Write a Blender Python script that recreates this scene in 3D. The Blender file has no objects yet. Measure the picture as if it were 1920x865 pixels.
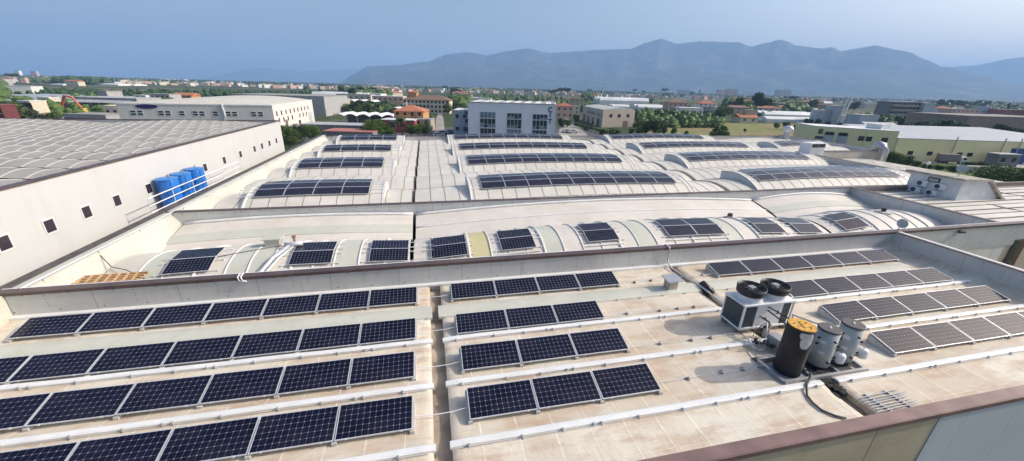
import bpy, math, random
from mathutils import Vector, Matrix
random.seed(7)
S = bpy.context.scene
COL = S.collection
PI = math.pi
def R(a): return math.radians(a)
# ------------------------------------------------------------------ camera frame (origin = camera, ground at GZ)
F, YAW, PITCH, ROLL = 705.62, .22257636, .36405896, .02687317
GZ = -17.5
_f = Vector((math.sin(YAW)*math.cos(PITCH), math.cos(YAW)*math.cos(PITCH), -math.sin(PITCH)))
_r = Vector((math.cos(YAW), -math.sin(YAW), 0)); _u = _r.cross(_f)
RT = _r*math.cos(ROLL)+_u*math.sin(ROLL); UP = -_r*math.sin(ROLL)+_u*math.cos(ROLL)
def ray(x, y): return RT*(x-960) - UP*(y-432.5) + _f*F
def G(x, y, z=GZ):
    d = ray(x, y); return d*(z/d.z)
def HY(x): return 137.6+.0268*x
def zat(x, y, D):                      # height seen at pixel, at ground distance D
    d = ray(x, y); return d.z/math.hypot(d.x, d.y)*D
# ------------------------------------------------------------------ materials
MATS = {}
def mat(name, col, rough=.7, metal=0, noise=None, bump=0, spec=.5, emit=None):
    """noise=(scale, amount, detail) multiplies the colour by a soft noise."""
    if name in MATS: return MATS[name]
    m = bpy.data.materials.new(name); m.use_nodes = True
    nt = m.node_tree; b = nt.nodes['Principled BSDF']
    b.inputs['Base Color'].default_value = (*col, 1); b.inputs['Roughness'].default_value = rough
    b.inputs['Metallic'].default_value = metal; b.inputs['Specular IOR Level'].default_value = spec
    if noise:
        tc = nt.nodes.new('ShaderNodeTexCoord'); n = nt.nodes.new('ShaderNodeTexNoise')
        n.inputs['Scale'].default_value = noise[0]; n.inputs['Detail'].default_value = 6
        nt.links.new(tc.outputs['Object'], n.inputs['Vector'])
        mr = nt.nodes.new('ShaderNodeMapRange'); mr.inputs[1].default_value = .3; mr.inputs[2].default_value = .7
        mr.inputs[3].default_value = 1-noise[1]; mr.inputs[4].default_value = 1+noise[1]
        nt.links.new(n.outputs['Fac'], mr.inputs[0])
        v = nt.nodes.new('ShaderNodeVectorMath'); v.operation = 'SCALE'; v.inputs[0].default_value = col
        nt.links.new(mr.outputs[0], v.inputs['Scale']); nt.links.new(v.outputs[0], b.inputs['Base Color'])
        if bump:
            bp = nt.nodes.new('ShaderNodeBump'); bp.inputs['Strength'].default_value = bump; bp.inputs['Distance'].default_value = .02
            nt.links.new(n.outputs['Fac'], bp.inputs['Height']); nt.links.new(bp.outputs[0], b.inputs['Normal'])
    MATS[name] = m; return m
class NT:
    def __init__(s, name, rough=.7, spec=.5):
        s.m = bpy.data.materials.new(name); s.m.use_nodes = True; s.t = s.m.node_tree; s.b = s.t.nodes['Principled BSDF']
        s.b.inputs['Roughness'].default_value = rough; s.b.inputs['Specular IOR Level'].default_value = spec
        s.tc = s.t.nodes.new('ShaderNodeTexCoord'); MATS[name] = s.m
    def L(s, a, b): s.t.links.new(a, b)
    def sep(s, src=None):
        n = s.t.nodes.new('ShaderNodeSeparateXYZ'); s.L(src or s.tc.outputs['Object'], n.inputs[0]); return n.outputs
    def M(s, op, a, b=None, c=None):
        n = s.t.nodes.new('ShaderNodeMath'); n.operation = op
        for i, v in enumerate((a, b, c)):
            if v is None: continue
            if isinstance(v, (int, float)): n.inputs[i].default_value = v
            else: s.L(v, n.inputs[i])
        return n.outputs[0]
    def noise(s, scale, detail=5, rough=.55, vec=None, mapping=None):
        n = s.t.nodes.new('ShaderNodeTexNoise'); n.inputs['Scale'].default_value = scale; n.inputs['Detail'].default_value = detail
        n.inputs['Roughness'].default_value = rough
        v = vec or s.tc.outputs['Object']
        if mapping:
            mp = s.t.nodes.new('ShaderNodeMapping'); mp.inputs['Scale'].default_value = mapping; s.L(v, mp.inputs[0]); v = mp.outputs[0]
        s.L(v, n.inputs['Vector']); return n.outputs['Fac']
    def ramp(s, f, lo, hi, a=0, b=1):
        n = s.t.nodes.new('ShaderNodeMapRange'); n.clamp = True
        for i, v in enumerate((lo, hi, a, b)): n.inputs[i+1].default_value = v
        s.L(f, n.inputs[0]); return n.outputs[0]
    def mix(s, f, a, b):
        n = s.t.nodes.new('ShaderNodeMix'); n.data_type = 'RGBA'
        if isinstance(f, (int, float)): n.inputs[0].default_value = f
        else: s.L(f, n.inputs[0])
        for i, v in ((6, a), (7, b)):
            if isinstance(v, tuple): n.inputs[i].default_value = (*v, 1)
            else: s.L(v, n.inputs[i])
        return n.outputs[2]
    def line(s, x, period, w, off=0):       # 1 on a line of width w every period
        f = s.M('FRACT', s.M('DIVIDE', s.M('ADD', x, off), period)); f = s.M('ABSOLUTE', s.M('SUBTRACT', f, .5))
        return s.M('GREATER_THAN', f, .5-w/period/2)
    def col(s, c): s.L(c, s.b.inputs['Base Color'])
    def bump(s, h, st=.3, d=.02):
        n = s.t.nodes.new('ShaderNodeBump'); n.inputs['Strength'].default_value = st; n.inputs['Distance'].default_value = d
        s.L(h, n.inputs['Height']); s.L(n.outputs[0], s.b.inputs['Normal'])

def membrane_mat():
    n = NT('roof_membrane', .75, .3); o = n.sep()
    big = n.noise(.35, 6, .6); st = n.noise(1.2, 8, .65, mapping=(.5, 1.6, 1)); fine = n.noise(9, 5)
    c = n.mix(n.ramp(big, .38, .62), (.58, .49, .385), (.69, .635, .54))
    c = n.mix(n.M('MULTIPLY', n.ramp(st, .48, .66), .75), c, (.47, .335, .235))
    c = n.mix(n.M('MULTIPLY', n.ramp(fine, .55, .8), .22), c, (.42, .33, .24))
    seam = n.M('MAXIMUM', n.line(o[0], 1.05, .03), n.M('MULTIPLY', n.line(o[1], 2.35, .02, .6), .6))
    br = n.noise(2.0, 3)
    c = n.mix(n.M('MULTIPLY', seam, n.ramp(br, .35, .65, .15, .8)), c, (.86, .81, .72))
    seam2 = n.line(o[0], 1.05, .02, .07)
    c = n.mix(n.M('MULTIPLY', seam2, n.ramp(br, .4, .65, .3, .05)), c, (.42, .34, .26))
    n.col(c)
    w = n.noise(1.6, 6, .6, mapping=(2.6, 1.0, 1))
    n.bump(n.M('ADD', n.M('MULTIPLY', w, 1.2), n.M('MULTIPLY', seam, .15)), .32, .05)
    return n.m
def tile_mat(name, c1, c2, dirt=(.3, .27, .22)):
    n = NT(name, .6, .35); big = n.noise(.5, 6, .6); f = n.noise(3, 6, .6)
    c = n.mix(n.ramp(big, .35, .68), c1, c2); c = n.mix(n.M('MULTIPLY', n.ramp(f, .55, .8), .3), c, dirt)
    n.col(c); n.bump(f, .15, .02); return n.m
def metal_wall_mat():
    n = NT('galvanised_cladding', .5, .4); o = n.sep()
    u = n.M('ADD', o[0], o[1])
    big = n.noise(.6, 5); f = n.noise(4, 5, mapping=(1, 1, .25))
    c = n.mix(n.ramp(big, .3, .7), (.50, .505, .50), (.58, .58, .57)); c = n.mix(n.M('MULTIPLY', n.ramp(f, .55, .75), .35), c, (.30, .31, .32))
    c = n.mix(n.M('MULTIPLY', n.line(u, 3.02, .022), .7), c, (.17, .17, .18))
    # rivets : two staggered rows of small dots
    def dots(z0, per, off, r=.034):
        a = n.M('SUBTRACT', n.M('FRACT', n.M('DIVIDE', n.M('ADD', u, off), per)), .5); a = n.M('MULTIPLY', a, per)
        b = n.M('SUBTRACT', o[2], z0); d = n.M('SQRT', n.M('ADD', n.M('MULTIPLY', a, a), n.M('MULTIPLY', b, b)))
        return n.M('LESS_THAN', d, r)
    dd = n.M('MAXIMUM', dots(-8.22, 1.51, 0), dots(-8.95, 1.51, .5))
    for z in (-8.3, -8.45, -8.6, -8.75): dd = n.M('MAXIMUM', dd, dots(z, 3.02, .08, .024))
    c = n.mix(n.M('MULTIPLY', dd, .8), c, (.10, .10, .11)); n.col(c); n.b.inputs['Metallic'].default_value = .25
    return n.m
def cell_mat():
    n = NT('solar_cells', .1, .4); uv = n.sep(n.tc.outputs['UV'])
    def cell(x, k):
        f = n.M('FRACT', n.M('MULTIPLY', x, k)); return n.M('SUBTRACT', .5, n.M('ABSOLUTE', n.M('SUBTRACT', f, .5)))   # 0 at grid line
    a, b = cell(uv[0], 12), cell(uv[1], 6)
    ln = n.M('LESS_THAN', n.M('MINIMUM', a, b), .022)
    dia = n.M('LESS_THAN', n.M('ADD', a, b), .105)
    o = n.t.nodes.new('ShaderNodeObjectInfo')
    base = n.mix(o.outputs['Random'], (.0045, .0055, .016), (.008, .0075, .021))
    cn = n.noise(2.2, 3); base = n.mix(n.ramp(cn, .4, .7), base, (.0075, .008, .026))
    c = n.mix(n.M('MULTIPLY', ln, .55), base, (.20, .22, .28)); c = n.mix(dia, c, (.34, .36, .42))
    du = n.noise(.7, 6, .7); c = n.mix(n.ramp(du, .45, .8, 0, .05), c, (.30, .28, .26)); n.col(c); n.L(n.ramp(du, .3, .8, .05, .13), n.b.inputs['Roughness']); n.b.inputs['Coat Weight'].default_value = 0.0; n.b.inputs['IOR'].default_value = 1.33
    return n.m
def wallpanel_mat(name, c1, per, lw=.03, line=(.5, .5, .5), axis='u', dirt=.15):
    n = NT(name, .65, .3); o = n.sep(); u = n.M('ADD', o[0], o[1])
    big = n.noise(.25, 5); st = n.noise(1.2, 5, mapping=(1, 1, .12))
    c = n.mix(n.M('MULTIPLY', n.ramp(big, .35, .7), dirt), c1, tuple(v*.72 for v in c1))
    c = n.mix(n.M('MULTIPLY', n.ramp(st, .55, .75), dirt*1.4), c, tuple(v*.55 for v in c1))
    c = n.mix(n.M('MULTIPLY', n.line(u, per, lw), .55), c, line); n.col(c); return n.m
M_MEM = membrane_mat()
M_TILE = tile_mat('roof_tile_sheet', (.57, .54, .485), (.67, .635, .575))
M_TILE2 = tile_mat('mid_roof_membrane', (.60, .55, .485), (.69, .64, .58))
M_GREEN = tile_mat('skylight_greenish', (.50, .50, .43), (.58, .575, .50))
M_YEL = tile_mat('skylight_yellowed', (.56, .49, .27), (.60, .54, .33))
M_GREY = tile_mat('fibre_cement_grey', (.31, .295, .275), (.40, .38, .355), (.22, .20, .18))
M_WALL = metal_wall_mat()
M_CELL = cell_mat()
M_ALU = mat('aluminium', (.62, .63, .65), .4, .3)
M_WHITE = mat('white_flashing', (.73, .73, .72), .55, 0, (1.5, .06))
M_PIPE = mat('white_rib', (.66, .655, .63), .5, 0, (2, .08))
M_SEAM = mat('seam_grey_brown', (.25, .235, .215), .8)  # own grey-brown of the roof seams, valley lines and facade joints
M_COP = mat('brown_coping', (.11, .075, .07), .45, .2, (1.2, .25))
M_COPL = mat('brown_coping_worn', (.20, .125, .115), .45, .15, (1.0, .3))
M_DARK = mat('dark_gutter', (.035, .032, .03), .8, 0, (2, .3))
M_CONC = mat('concrete', (.46, .45, .43), .85, 0, (5, .15), .2)
M_CONCD = mat('concrete_dark', (.17, .16, .14), .9, 0, (3, .35), .2)
M_BLACK = mat('black_plastic', (.015, .015, .018), .45)
M_GALV = mat('galvanised_steel', (.45, .46, .48), .4, .6)
M_LEFTW = wallpanel_mat('white_sandwich_panel', (.52, .52, .515), 2.4, .05, (.53, .52, .50), dirt=.12)
M_GREYW = wallpanel_mat('grey_panel_wall', (.42, .42, .42), 2.5, .05, (.30, .30, .30))
M_CREAMW = wallpanel_mat('cream_panel_wall', (.66, .62, .54), 2.5, .05, (.5, .46, .4), dirt=.25)
M_GLASS = mat('window_glass', (.03, .04, .05), .12, 0, None, 0, .8)
M_GLASSB = mat('window_glass_blue', (.16, .24, .28), .15, 0, (.6, .35), 0, .8)
M_FRAME = mat('window_frame', (.62, .62, .62), .5)
# ------------------------------------------------------------------ mesh builder
class MB:
    def __init__(s): s.v = []; s.f = []; s.mi = []; s.uv = {}
    def quad(s, a, b, c, d, m=0, uv=None):
        i = len(s.v); s.v += [tuple(a), tuple(b), tuple(c), tuple(d)]; s.f.append((i, i+1, i+2, i+3)); s.mi.append(m)
        if uv: s.uv[len(s.f)-1] = uv
    def poly(s, pts, m=0):
        i = len(s.v); s.v += [tuple(p) for p in pts]; s.f.append(tuple(range(i, i+len(pts)))); s.mi.append(m)
    def box(s, c, d, m=0, rz=0, M=None):
        x, y, z = (k/2 for k in d); T = Matrix.Translation(c) @ Matrix.Rotation(rz, 4, 'Z')
        if M is not None: T = M @ T
        p = [T @ Vector((a*x, b*y, e*z)) for a in (-1, 1) for b in (-1, 1) for e in (-1, 1)]
        i = len(s.v); s.v += [tuple(q) for q in p]
        for f in ((0, 1, 3, 2), (4, 6, 7, 5), (0, 4, 5, 1), (2, 3, 7, 6), (0, 2, 6, 4), (1, 5, 7, 3)):
            s.f.append(tuple(i+k for k in f)); s.mi.append(m)
        return s
    def bb(s, x0, x1, y0, y1, z0, z1, m=0): return s.box(((x0+x1)/2, (y0+y1)/2, (z0+z1)/2), (x1-x0, y1-y0, z1-z0), m)
    def lathe(s, c, prof, n=24, m=0, cap=True, M=None):
        i = len(s.v); c = Vector(c)
        for r, z in prof:
            for k in range(n):
                a = 2*PI*k/n; p = Vector((r*math.cos(a), r*math.sin(a), z))
                if M is not None: p = M @ p
                s.v.append(tuple(c+p))
        for j in range(len(prof)-1):
            for k in range(n):
                s.f.append((i+j*n+k, i+j*n+(k+1) % n, i+(j+1)*n+(k+1) % n, i+(j+1)*n+k)); s.mi.append(m)
        if cap:
            s.f.append(tuple(i+k for k in range(n))[::-1]); s.mi.append(m)
            s.f.append(tuple(i+(len(prof)-1)*n+k for k in range(n))); s.mi.append(m)
        return s
    def tube(s, pts, r, n=8, m=0):
        pts = [Vector(p) for p in pts]; i = len(s.v)
        for j, p in enumerate(pts):
            t = (pts[min(j+1, len(pts)-1)]-pts[max(j-1, 0)]).normalized()
            a = t.cross(Vector((0, 0, 1)));  a = a if a.length > .05 else t.cross(Vector((1, 0, 0))); a.normalize(); b = t.cross(a)
            rr = r[j] if isinstance(r, (list, tuple)) else r
            for k in range(n): s.v.append(tuple(p + (a*math.cos(2*PI*k/n)+b*math.sin(2*PI*k/n))*rr))
        for j in range(len(pts)-1):
            for k in range(n): s.f.append((i+j*n+k, i+j*n+(k+1) % n, i+(j+1)*n+(k+1) % n, i+(j+1)*n+k)); s.mi.append(m)
        s.f.append(tuple(i+k for k in range(n))[::-1]); s.mi.append(m); s.f.append(tuple(i+(len(pts)-1)*n+k for k in range(n))); s.mi.append(m)
        return s
    def grid(s, xs, ys, zf, mf=None):
        i = len(s.v); n = len(ys)
        for x in xs:
            for y in ys: s.v.append((x, y, zf(x, y)))
        for a in range(len(xs)-1):
            for b in range(n-1):
                s.f.append((i+a*n+b, i+(a+1)*n+b, i+(a+1)*n+b+1, i+a*n+b+1)); s.mi.append(mf((xs[a]+xs[a+1])/2, (ys[b]+ys[b+1])/2) if mf else 0)
        return s
    def build(s, name, mats, parent=None, smooth=False, bevel=0, link=True):
        me = bpy.data.meshes.new(name); me.from_pydata(s.v, [], s.f)
        for m in (mats if isinstance(mats, (list, tuple)) else [mats]): me.materials.append(m)
        me.polygons.foreach_set('material_index', s.mi)
        if smooth: me.polygons.foreach_set('use_smooth', [True]*len(s.f))
        if s.uv:
            l = me.uv_layers.new(name='UVMap')
            for fi, uv in s.uv.items():
                for k, li in enumerate(me.polygons[fi].loop_indices): l.data[li].uv = uv[k]
        me.update(); o = bpy.data.objects.new(name, me); COL.objects.link(o)
        if parent: o.parent = parent
        if bevel:
            b = o.modifiers.new('bevel', 'BEVEL'); b.width = bevel; b.segments = 2; b.limit_method = 'ANGLE'
        if smooth and not bevel:
            pass
        return o
def tag(o, label=None, cat=None, group=None, kind=None):
    if label: o['label'] = label
    if cat: o['category'] = cat
    if group: o['group'] = group
    if kind: o['kind'] = kind
    return o
def empty(name, loc=(0, 0, 0), rz=0, rot=None):
    o = bpy.data.objects.new(name, None); COL.objects.link(o); o.location = loc
    o.rotation_euler = rot if rot else (0, 0, rz); o.empty_display_size = .2; return o
def copy_tree(o, parent=None):
    c = o.copy(); COL.objects.link(c); c.parent = parent
    for ch in list(CH.get(o.name, [])): copy_tree2(ch, c)
    return c
CH = {}
def kids(o): return [x for x in bpy.data.objects if x.parent == o]
def reg(o):                                   # remember a prototype's children
    CH[o.name] = kids(o)
    for k in CH[o.name]: CH[k.name] = kids(k)
    return o
def copy_tree2(o, parent):
    c = o.copy(); COL.objects.link(c); c.parent = parent
    for ch in CH.get(o.name, []): copy_tree2(ch, c)
    return c
def spawn(proto, used, loc, rot=(0, 0, 0), scale=(1, 1, 1)):
    if not used.get(proto.name): used[proto.name] = 1; o = proto
    else: o = copy_tree2(proto, None)
    o.location = loc; o.rotation_euler = rot; o.scale = scale; return o
USED = {}
def ordn(i): return ['first', 'second', 'third', 'fourth', 'fifth', 'sixth', 'seventh', 'eighth', 'ninth', 'tenth', 'eleventh', 'twelfth'][i]
def frange(a, b, st):
    n = max(1, int(round((b-a)/st))); return [a+(b-a)*i/n for i in range(n+1)]
# ================================================================== WORLD / LIGHT / CAMERA
w = bpy.data.worlds.new('World'); S.world = w; w.use_nodes = True
nt = w.node_tree; bg = nt.nodes['Background']; sky = nt.nodes.new('ShaderNodeTexSky'); sky.sky_type = 'NISHITA'
SUN_EL = R(34); sd = Vector((math.cos(SUN_EL), -.13*math.cos(SUN_EL), math.sin(SUN_EL))).normalized()   # towards the sun
sky.sun_disc = False; sky.sun_elevation = SUN_EL; sky.sun_rotation = math.atan2(sd.x, sd.y)
sky.air_density = 1.0; sky.dust_density = 4.5; sky.ozone_density = 1.2; sky.altitude = 0
nt.links.new(sky.outputs[0], bg.inputs[0]); bg.inputs[1].default_value = .125
sl = bpy.data.lights.new('sun', 'SUN'); sl.energy = 2.95; sl.angle = R(.55); sl.color = (1, .93, .82)
so = bpy.data.objects.new('sun', sl); COL.objects.link(so); so.rotation_euler = sd.to_track_quat('Z', 'Y').to_euler()
cam = bpy.data.cameras.new('camera'); co = bpy.data.objects.new('camera', cam); COL.objects.link(co); S.camera = co
cam.sensor_width = 36; cam.lens = F/1920*36; cam.clip_start = .1; cam.clip_end = 60000
co.matrix_world = Matrix(((RT.x, UP.x, -_f.x, 0), (RT.y, UP.y, -_f.y, 0), (RT.z, UP.z, -_f.z, 0), (0, 0, 0, 1)))
S.view_settings.view_transform = 'Standard'; S.view_settings.look = 'None'; S.view_settings.gamma = 1; S.view_settings.exposure = .52
S.render.engine = 'CYCLES'
# ================================================================== FACTORY BUILDING (near, middle, far roofs)
fac = empty('factory_building'); tag(fac, 'long factory building with cream membrane and arched roofs under the solar panels', 'building')
Z0 = -9.25
XL, XR1, XR2, XR3 = -16.6, 29.0, 39.0, 54.7
YN, YP1, YP2, YB = 6.2, 16.8, 27.1, 68.0
def nz(x, y, s=1.0):
    from mathutils import noise
    return noise.noise(Vector((x*s, y*s, 3.1)))
# --- near roof
RIDGE = (7.68, 9.98, 12.33)
def z1(x, y):
    z = Z0
    for r in RIDGE: z += .07*math.exp(-((y-r)/.28)**2)
    z += .012*nz(x, y, 1.1) + .02*nz(x, y*.4, .5)
    # a swelling under the greenish skylight strip
    if abs(y-14.35) < .8: z += .05*math.cos((y-14.35)/.8*PI/2)
    if y > 16.45: z += (y-16.45)*.5
    if x > XR1-1.3: z += .28*((x-(XR1-1.3))/1.3)**2
    for e in (-.28, .22, 12.82, 13.32):
        d = abs(x-e)
        if d < .12: z -= .05*(1-d/.12)
    return z
ys1 = frange(YN, YP1, .12)
for xa, xb in ((-17.0, -.28), (.22, 12.82), (13.32, XR1)):
    mb = MB(); xs = [xa, xa+.06, xa+.12]+frange(xa+.3, xb-.3, .22)+[xb-.12, xb-.06, xb]
    if xa < -16: ys = frange(1.5, YP1, .14)
    elif xa < 1: ys = frange(3.0, YP1, .14) if False else ys1
    else: ys = ys1
    mb.grid(xs, ys, z1)
    for x in (xa, xb):                         # turned-down edges into the joints
        for a, b in zip(ys[:-1], ys[1:]):
            q = [(x, a, z1(x, a)), (x, b, z1(x, b)), (x, b, Z0-.45), (x, a, Z0-.45)]
            mb.quad(*(q if x == xa else q[::-1]))
    mb.build('near_roof_membrane', M_MEM, fac, smooth=True)
# joints (gutters) in the near roof
for x, y0 in ((-.03, YN), (13.07, YN)):
    mb = MB(); mb.bb(x-.27, x+.27, y0, YP1, Z0-.34, Z0-.26); mb.build('expansion_gutter', mat('gutter_tan', (.34, .28, .22), .9, 0, (1.3, .35)), fac)
# ridge flashings with clips
def clipstrip(xa, xb, y, wd=.22, h=.06, green=False):
    mb = MB(); xs = frange(xa, xb, .4)
    def prof(x):
        zb = z1(x, y)+.012
        return [(x, y-wd/2, zb-.05), (x, y-wd/2, zb+h*.5), (x, y-wd*.3, zb+h), (x, y+wd*.3, zb+h), (x, y+wd/2, zb+h*.5), (x, y+wd/2, zb-.05)]
    for a, b in zip(xs[:-1], xs[1:]):
        p, q = prof(a), prof(b)
        for k in range(5): mb.quad(p[k], q[k], q[k+1], p[k+1])
    mb.poly(prof(xa)[::-1]); mb.poly(prof(xb))
    s = mb.build('ridge_flashing', M_WHITE, fac)
    mb = MB(); x = xa+.5; i = 0
    while x < xb-.2:
        z = z1(x, y)+.012+h*.5
        mb.box((x, y-wd/2-.02, z-.02), (.035, .05, .12)); mb.box((x, y-wd/2-.05, z-.08), (.06, .06, .03))
        x += 1.2 if i % 4 else 1.5
        if i % 4 == 2: mb.box((x-.25, y-wd/2-.02, z-.02), (.035, .05, .12))
        i += 1
    mb.tube([(xa+.2, y-wd/2-.05, z1(xa, y)+.03), ((xa+xb)/2, y-wd/2-.055, z1(xb, y)+.04), (xb-.2, y-wd/2-.05, z1(xb, y)+.03)], .008, 5)
    mb.build('flashing_clip', M_GALV, s)
for y in RIDGE:
    clipstrip(-17, -.22, y-.02); clipstrip(.16, 12.72, y-.02); clipstrip(13.36, XR1-.9, y-.02)
# greenish skylight strips
for xa, xb in ((-17, -.2), (.06, 12.86), (13.28, 26.6)):
    mb = MB(); xs = frange(xa, xb, 1.0); ysk = [13.9, 13.93, 14.05, 14.2, 14.35, 14.5, 14.65, 14.77, 14.8]
    def zs(x, y): return Z0+.06+.10*math.sin(max(0, min(1, (y-13.9)/.9))*PI)**.6
    mb.grid(xs, ysk, zs)
    for x in (xa, xb): mb.poly([(x, y, zs(x, y)) for y in ysk]+[(x, 14.8, Z0-.05), (x, 13.9, Z0-.05)])
    mb.quad((xa, 13.9, Z0-.05), (xb, 13.9, Z0-.05), (xb, 13.9, Z0+.06), (xa, 13.9, Z0+.06))
    o = mb.build('skylight_strip', M_GREEN, fac, smooth=False)
    mb = MB(); x = xa+1
    while x < xb: mb.box((x, 13.86, Z0+.05), (.035, .05, .12)); x += 1.2
    mb.tube([(xa, 13.84, Z0+.02), (xb, 13.84, Z0+.02)], .01, 5); mb.build('skylight_clip', M_GALV, o)
# wall base flashing, near parapet P1 and its coping
ZT = -8.05
mb = MB(); mb.bb(-16.6, XR1-.02, YP1-.22, YP1-.004, Z0+.08, Z0+.17); mb.build('base_flashing', M_WHITE, fac)
mb = MB(); mb.bb(XL, XR3+24, YP1, YP1+.26, Z0-.5, ZT-.05); mb.build('parapet_wall', M_WALL, fac)
mb = MB(); mb.bb(XL-.35, XR3+24, YP1-.04, YP1+.34, ZT-.05, ZT)
mb.bb(XL-.35, XR3+24, YP1-.05, YP1-.02, ZT-.14, ZT-.003); mb.build('parapet_coping', M_COP, fac)
mb = MB(); mb.bb(XL-.35, XR3+24, YP1+.34, YP1+.42, ZT-.1, ZT-.01); mb.build('coping_trim', M_WHITE, fac)
# right parapet of the near roof
mb = MB(); mb.bb(XR1, XR1+.26, YN-.35, YP1-.003, Z0-.5, ZT-.05); mb.build('parapet_wall', M_WALL, fac)
mb = MB(); mb.bb(XR1-.04, XR1+.2, YN-.38, YP1-.06, ZT-.048, ZT+.003); mb.build('parapet_coping', M_COP, fac)
mb = MB(); mb.bb(XR1+.203, XR1+.42, YN-.38, YP1-.06, ZT-.06, ZT-.003); mb.build('coping_trim', M_WHITE, fac)
# front (near) edge with broad brown coping, and the facade below
mb = MB(); mb.bb(-17, XR1-.05, YN-.34, YN+.02, Z0+.03, Z0+.10)
mb.bb(-17, XR1-.05, YN-.37, YN-.33, Z0-.08, Z0+.085); mb.bb(-17, XR1-.05, YN, YN+.03, Z0-.3, Z0+.09); mb.build('edge_coping', M_COPL, fac)
FY = YN-.30
M_FAC1 = tile_mat('exposed_aggregate_panel', (.42, .35, .25), (.50, .43, .31), (.25, .2, .14))
M_FAC2 = wallpanel_mat('pale_metal_facade', (.50, .53, .56), 2.5, .03, (.25, .26, .28), dirt=.3)
mb = MB(); mb.bb(-17, 15.35, FY, YN-.003, GZ, Z0+.03); mb.build('facade_wall', M_FAC1, fac)
mb = MB(); mb.bb(15.355, XR1+.26, FY-.02, YN-.003, GZ, Z0+.03); mb.build('facade_wall', M_FAC2, fac)
mb = MB()
for x in (2.4, 7.6, 12.85): mb.bb(x-.015, x+.015, FY-.004, FY+.01, GZ, Z0)
mb.build('facade_joint', M_SEAM, fac)
# building flank right of the near roof
M_FAC3 = wallpanel_mat('cream_facade', (.70, .67, .61), 5.0, .03, (.36, .34, .30), dirt=.3)
M_FAC4 = tile_mat('tan_facade', (.46, .385, .29), (.52, .44, .34), (.33, .27, .2))
mb = MB(); mb.bb(XR1+.27, 40.3, YP1+.045, YP1+.2, GZ, ZT-.06); mb.build('facade_wall', M_FAC3, fac)
mb = MB(); mb.bb(40.3, 79, YP1+.04, YP1+.2, GZ, ZT-.06); mb.build('facade_wall', M_FAC4, fac)
# recess with dark window
wdw = MB(); wdw.bb(40.95, 42.3, YP1-.012, YP1+.042, -11.6, -9.35); wo = wdw.build('window', mat('bronze_frame', (.09, .045, .035), .4), fac)
wdw = MB(); wdw.bb(41.1, 41.55, YP1-.03, YP1-.013, -11.5, -9.45); wdw.build('pane', M_GLASS, wo)
for xs_ in ((40.5, 44),):
    pass
mb = MB(); mb.bb(XR1+.005, XR1+.255, YN-.1, YP1-.01, GZ, Z0-.5); mb.build('facade_wall', M_FAC3, fac)
# --- middle roof
def arch(x, xc, hw, h): return h*(1-((x-xc)/hw)**2)
def b2(x):
    if x < -1.2: return -9.66+arch(x, -8.6, 7.6, .25)
    if x < 27.95: return -9.68+arch(x, 13.4, 14.6, .55)
    return -9.68+arch(x, 33.6, 5.7, .45)
BC, BR = 21.3, 4.0
def o2(y):
    if y < 18.95: return .03
    if y < 23.65: return .03+.77-(BR-math.sqrt(BR*BR-(y-BC)**2))
    return .03+.71*min(1, (y-23.65)/2.9)
def z2(x, y):
    z = b2(x)+o2(y)+.012*nz(x, y, .9)
    return z
SKY2 = [(-14.2, -13.0), (-10.3, -8.3), (-5.25, -4.0), (6.4, 7.6), (12.4, 13.7), (18.9, 20.1)]
def m2(x, y):
    if 18.95 < y < 23.6:
        if 2.0 < x < 3.25: return 2
        for a, b in SKY2:
            if a < x < b: return 1
    return 0
def tiles(a, b, st=1.2):
    out = [a]; k = math.ceil((a+.3)/st)
    while k*st < b-.3: out.append(k*st); k += 1
    return out+[b]
ribx = []
ysm = [17.1, 17.6, 18.2, 18.8, 18.95]+frange(19.15, 23.5, .22)+frange(23.65, 25.2, .3)+[25.6, 26.1, 26.6, 27.1]
XSM = {}
for xa, xb in ((XL+.9, -1.32), (-1.12, 27.75), (27.98, XR2)):
    ed = sorted(set([xa]+[e for s_ in SKY2+[(2.0, 3.25)] for e in s_ if xa < e < xb]+[xb]))
    xs = []
    for p, q in zip(ed[:-1], ed[1:]):
        n = max(1, round((q-p)/1.2)); seg = [p+(q-p)*i/n for i in range(n)]; xs += seg
    xs.append(xb); XSM[xa] = xs
    fine = sorted(set(sum([[a, (a+b)/2] for a, b in zip(xs[:-1], xs[1:])], []))) + [xb]
    mb = MB(); mb.grid(fine, ysm, z2, m2)
    for i, x in enumerate(xs[1:-1]):                       # raised ribs across the vault
        thick = .085 if (i % 4 == 2) else .045
        ys = frange(18.95, 23.55, .23)
        mb.tube([(x, y, z2(x, y)+.012) for y in ys], thick, 6, 3)
    mb.build('middle_roof_membrane', [M_TILE2, M_GREEN, M_YEL, M_PIPE], fac, smooth=True)
    mb = MB(); xs3 = frange(xa, xb, .8)
    if xa > -5 and xa < 20:
        mb.tube([(x, 25.2, z2(x, 25.2)+.02) for x in xs3], .055, 6)
        mb.build('roof_seam_pipe', M_WHITE, fac, smooth=True)
    else:
        mb2 = MB(); mb2.grid(xs3, [24.6, 24.62, 25.1, 25.5, 25.52], lambda x, y: z2(x, y)+(.05 if 24.61 < y < 25.51 else -.02)); mb2.build('skylight_strip', M_GREEN, fac)
    mb = MB(); mb.tube([(x, 26.95, z2(x, 27)+.08) for x in xs3], .10, 6); mb.build('base_flashing', M_WHITE, fac, smooth=True)
    mb = MB(); mb.tube([(x, 18.93, z2(x, 18.93)+.03) for x in xs3], .03, 6); mb.build('vault_foot_rail', M_PIPE, fac, smooth=True)
for x in (-1.21, 27.86):
    mb = MB(); mb.bb(x-.2, x+.2, YP1+.3, YP2, -10.3, -10.1); mb.build('expansion_gutter', M_DARK, fac)
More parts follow.
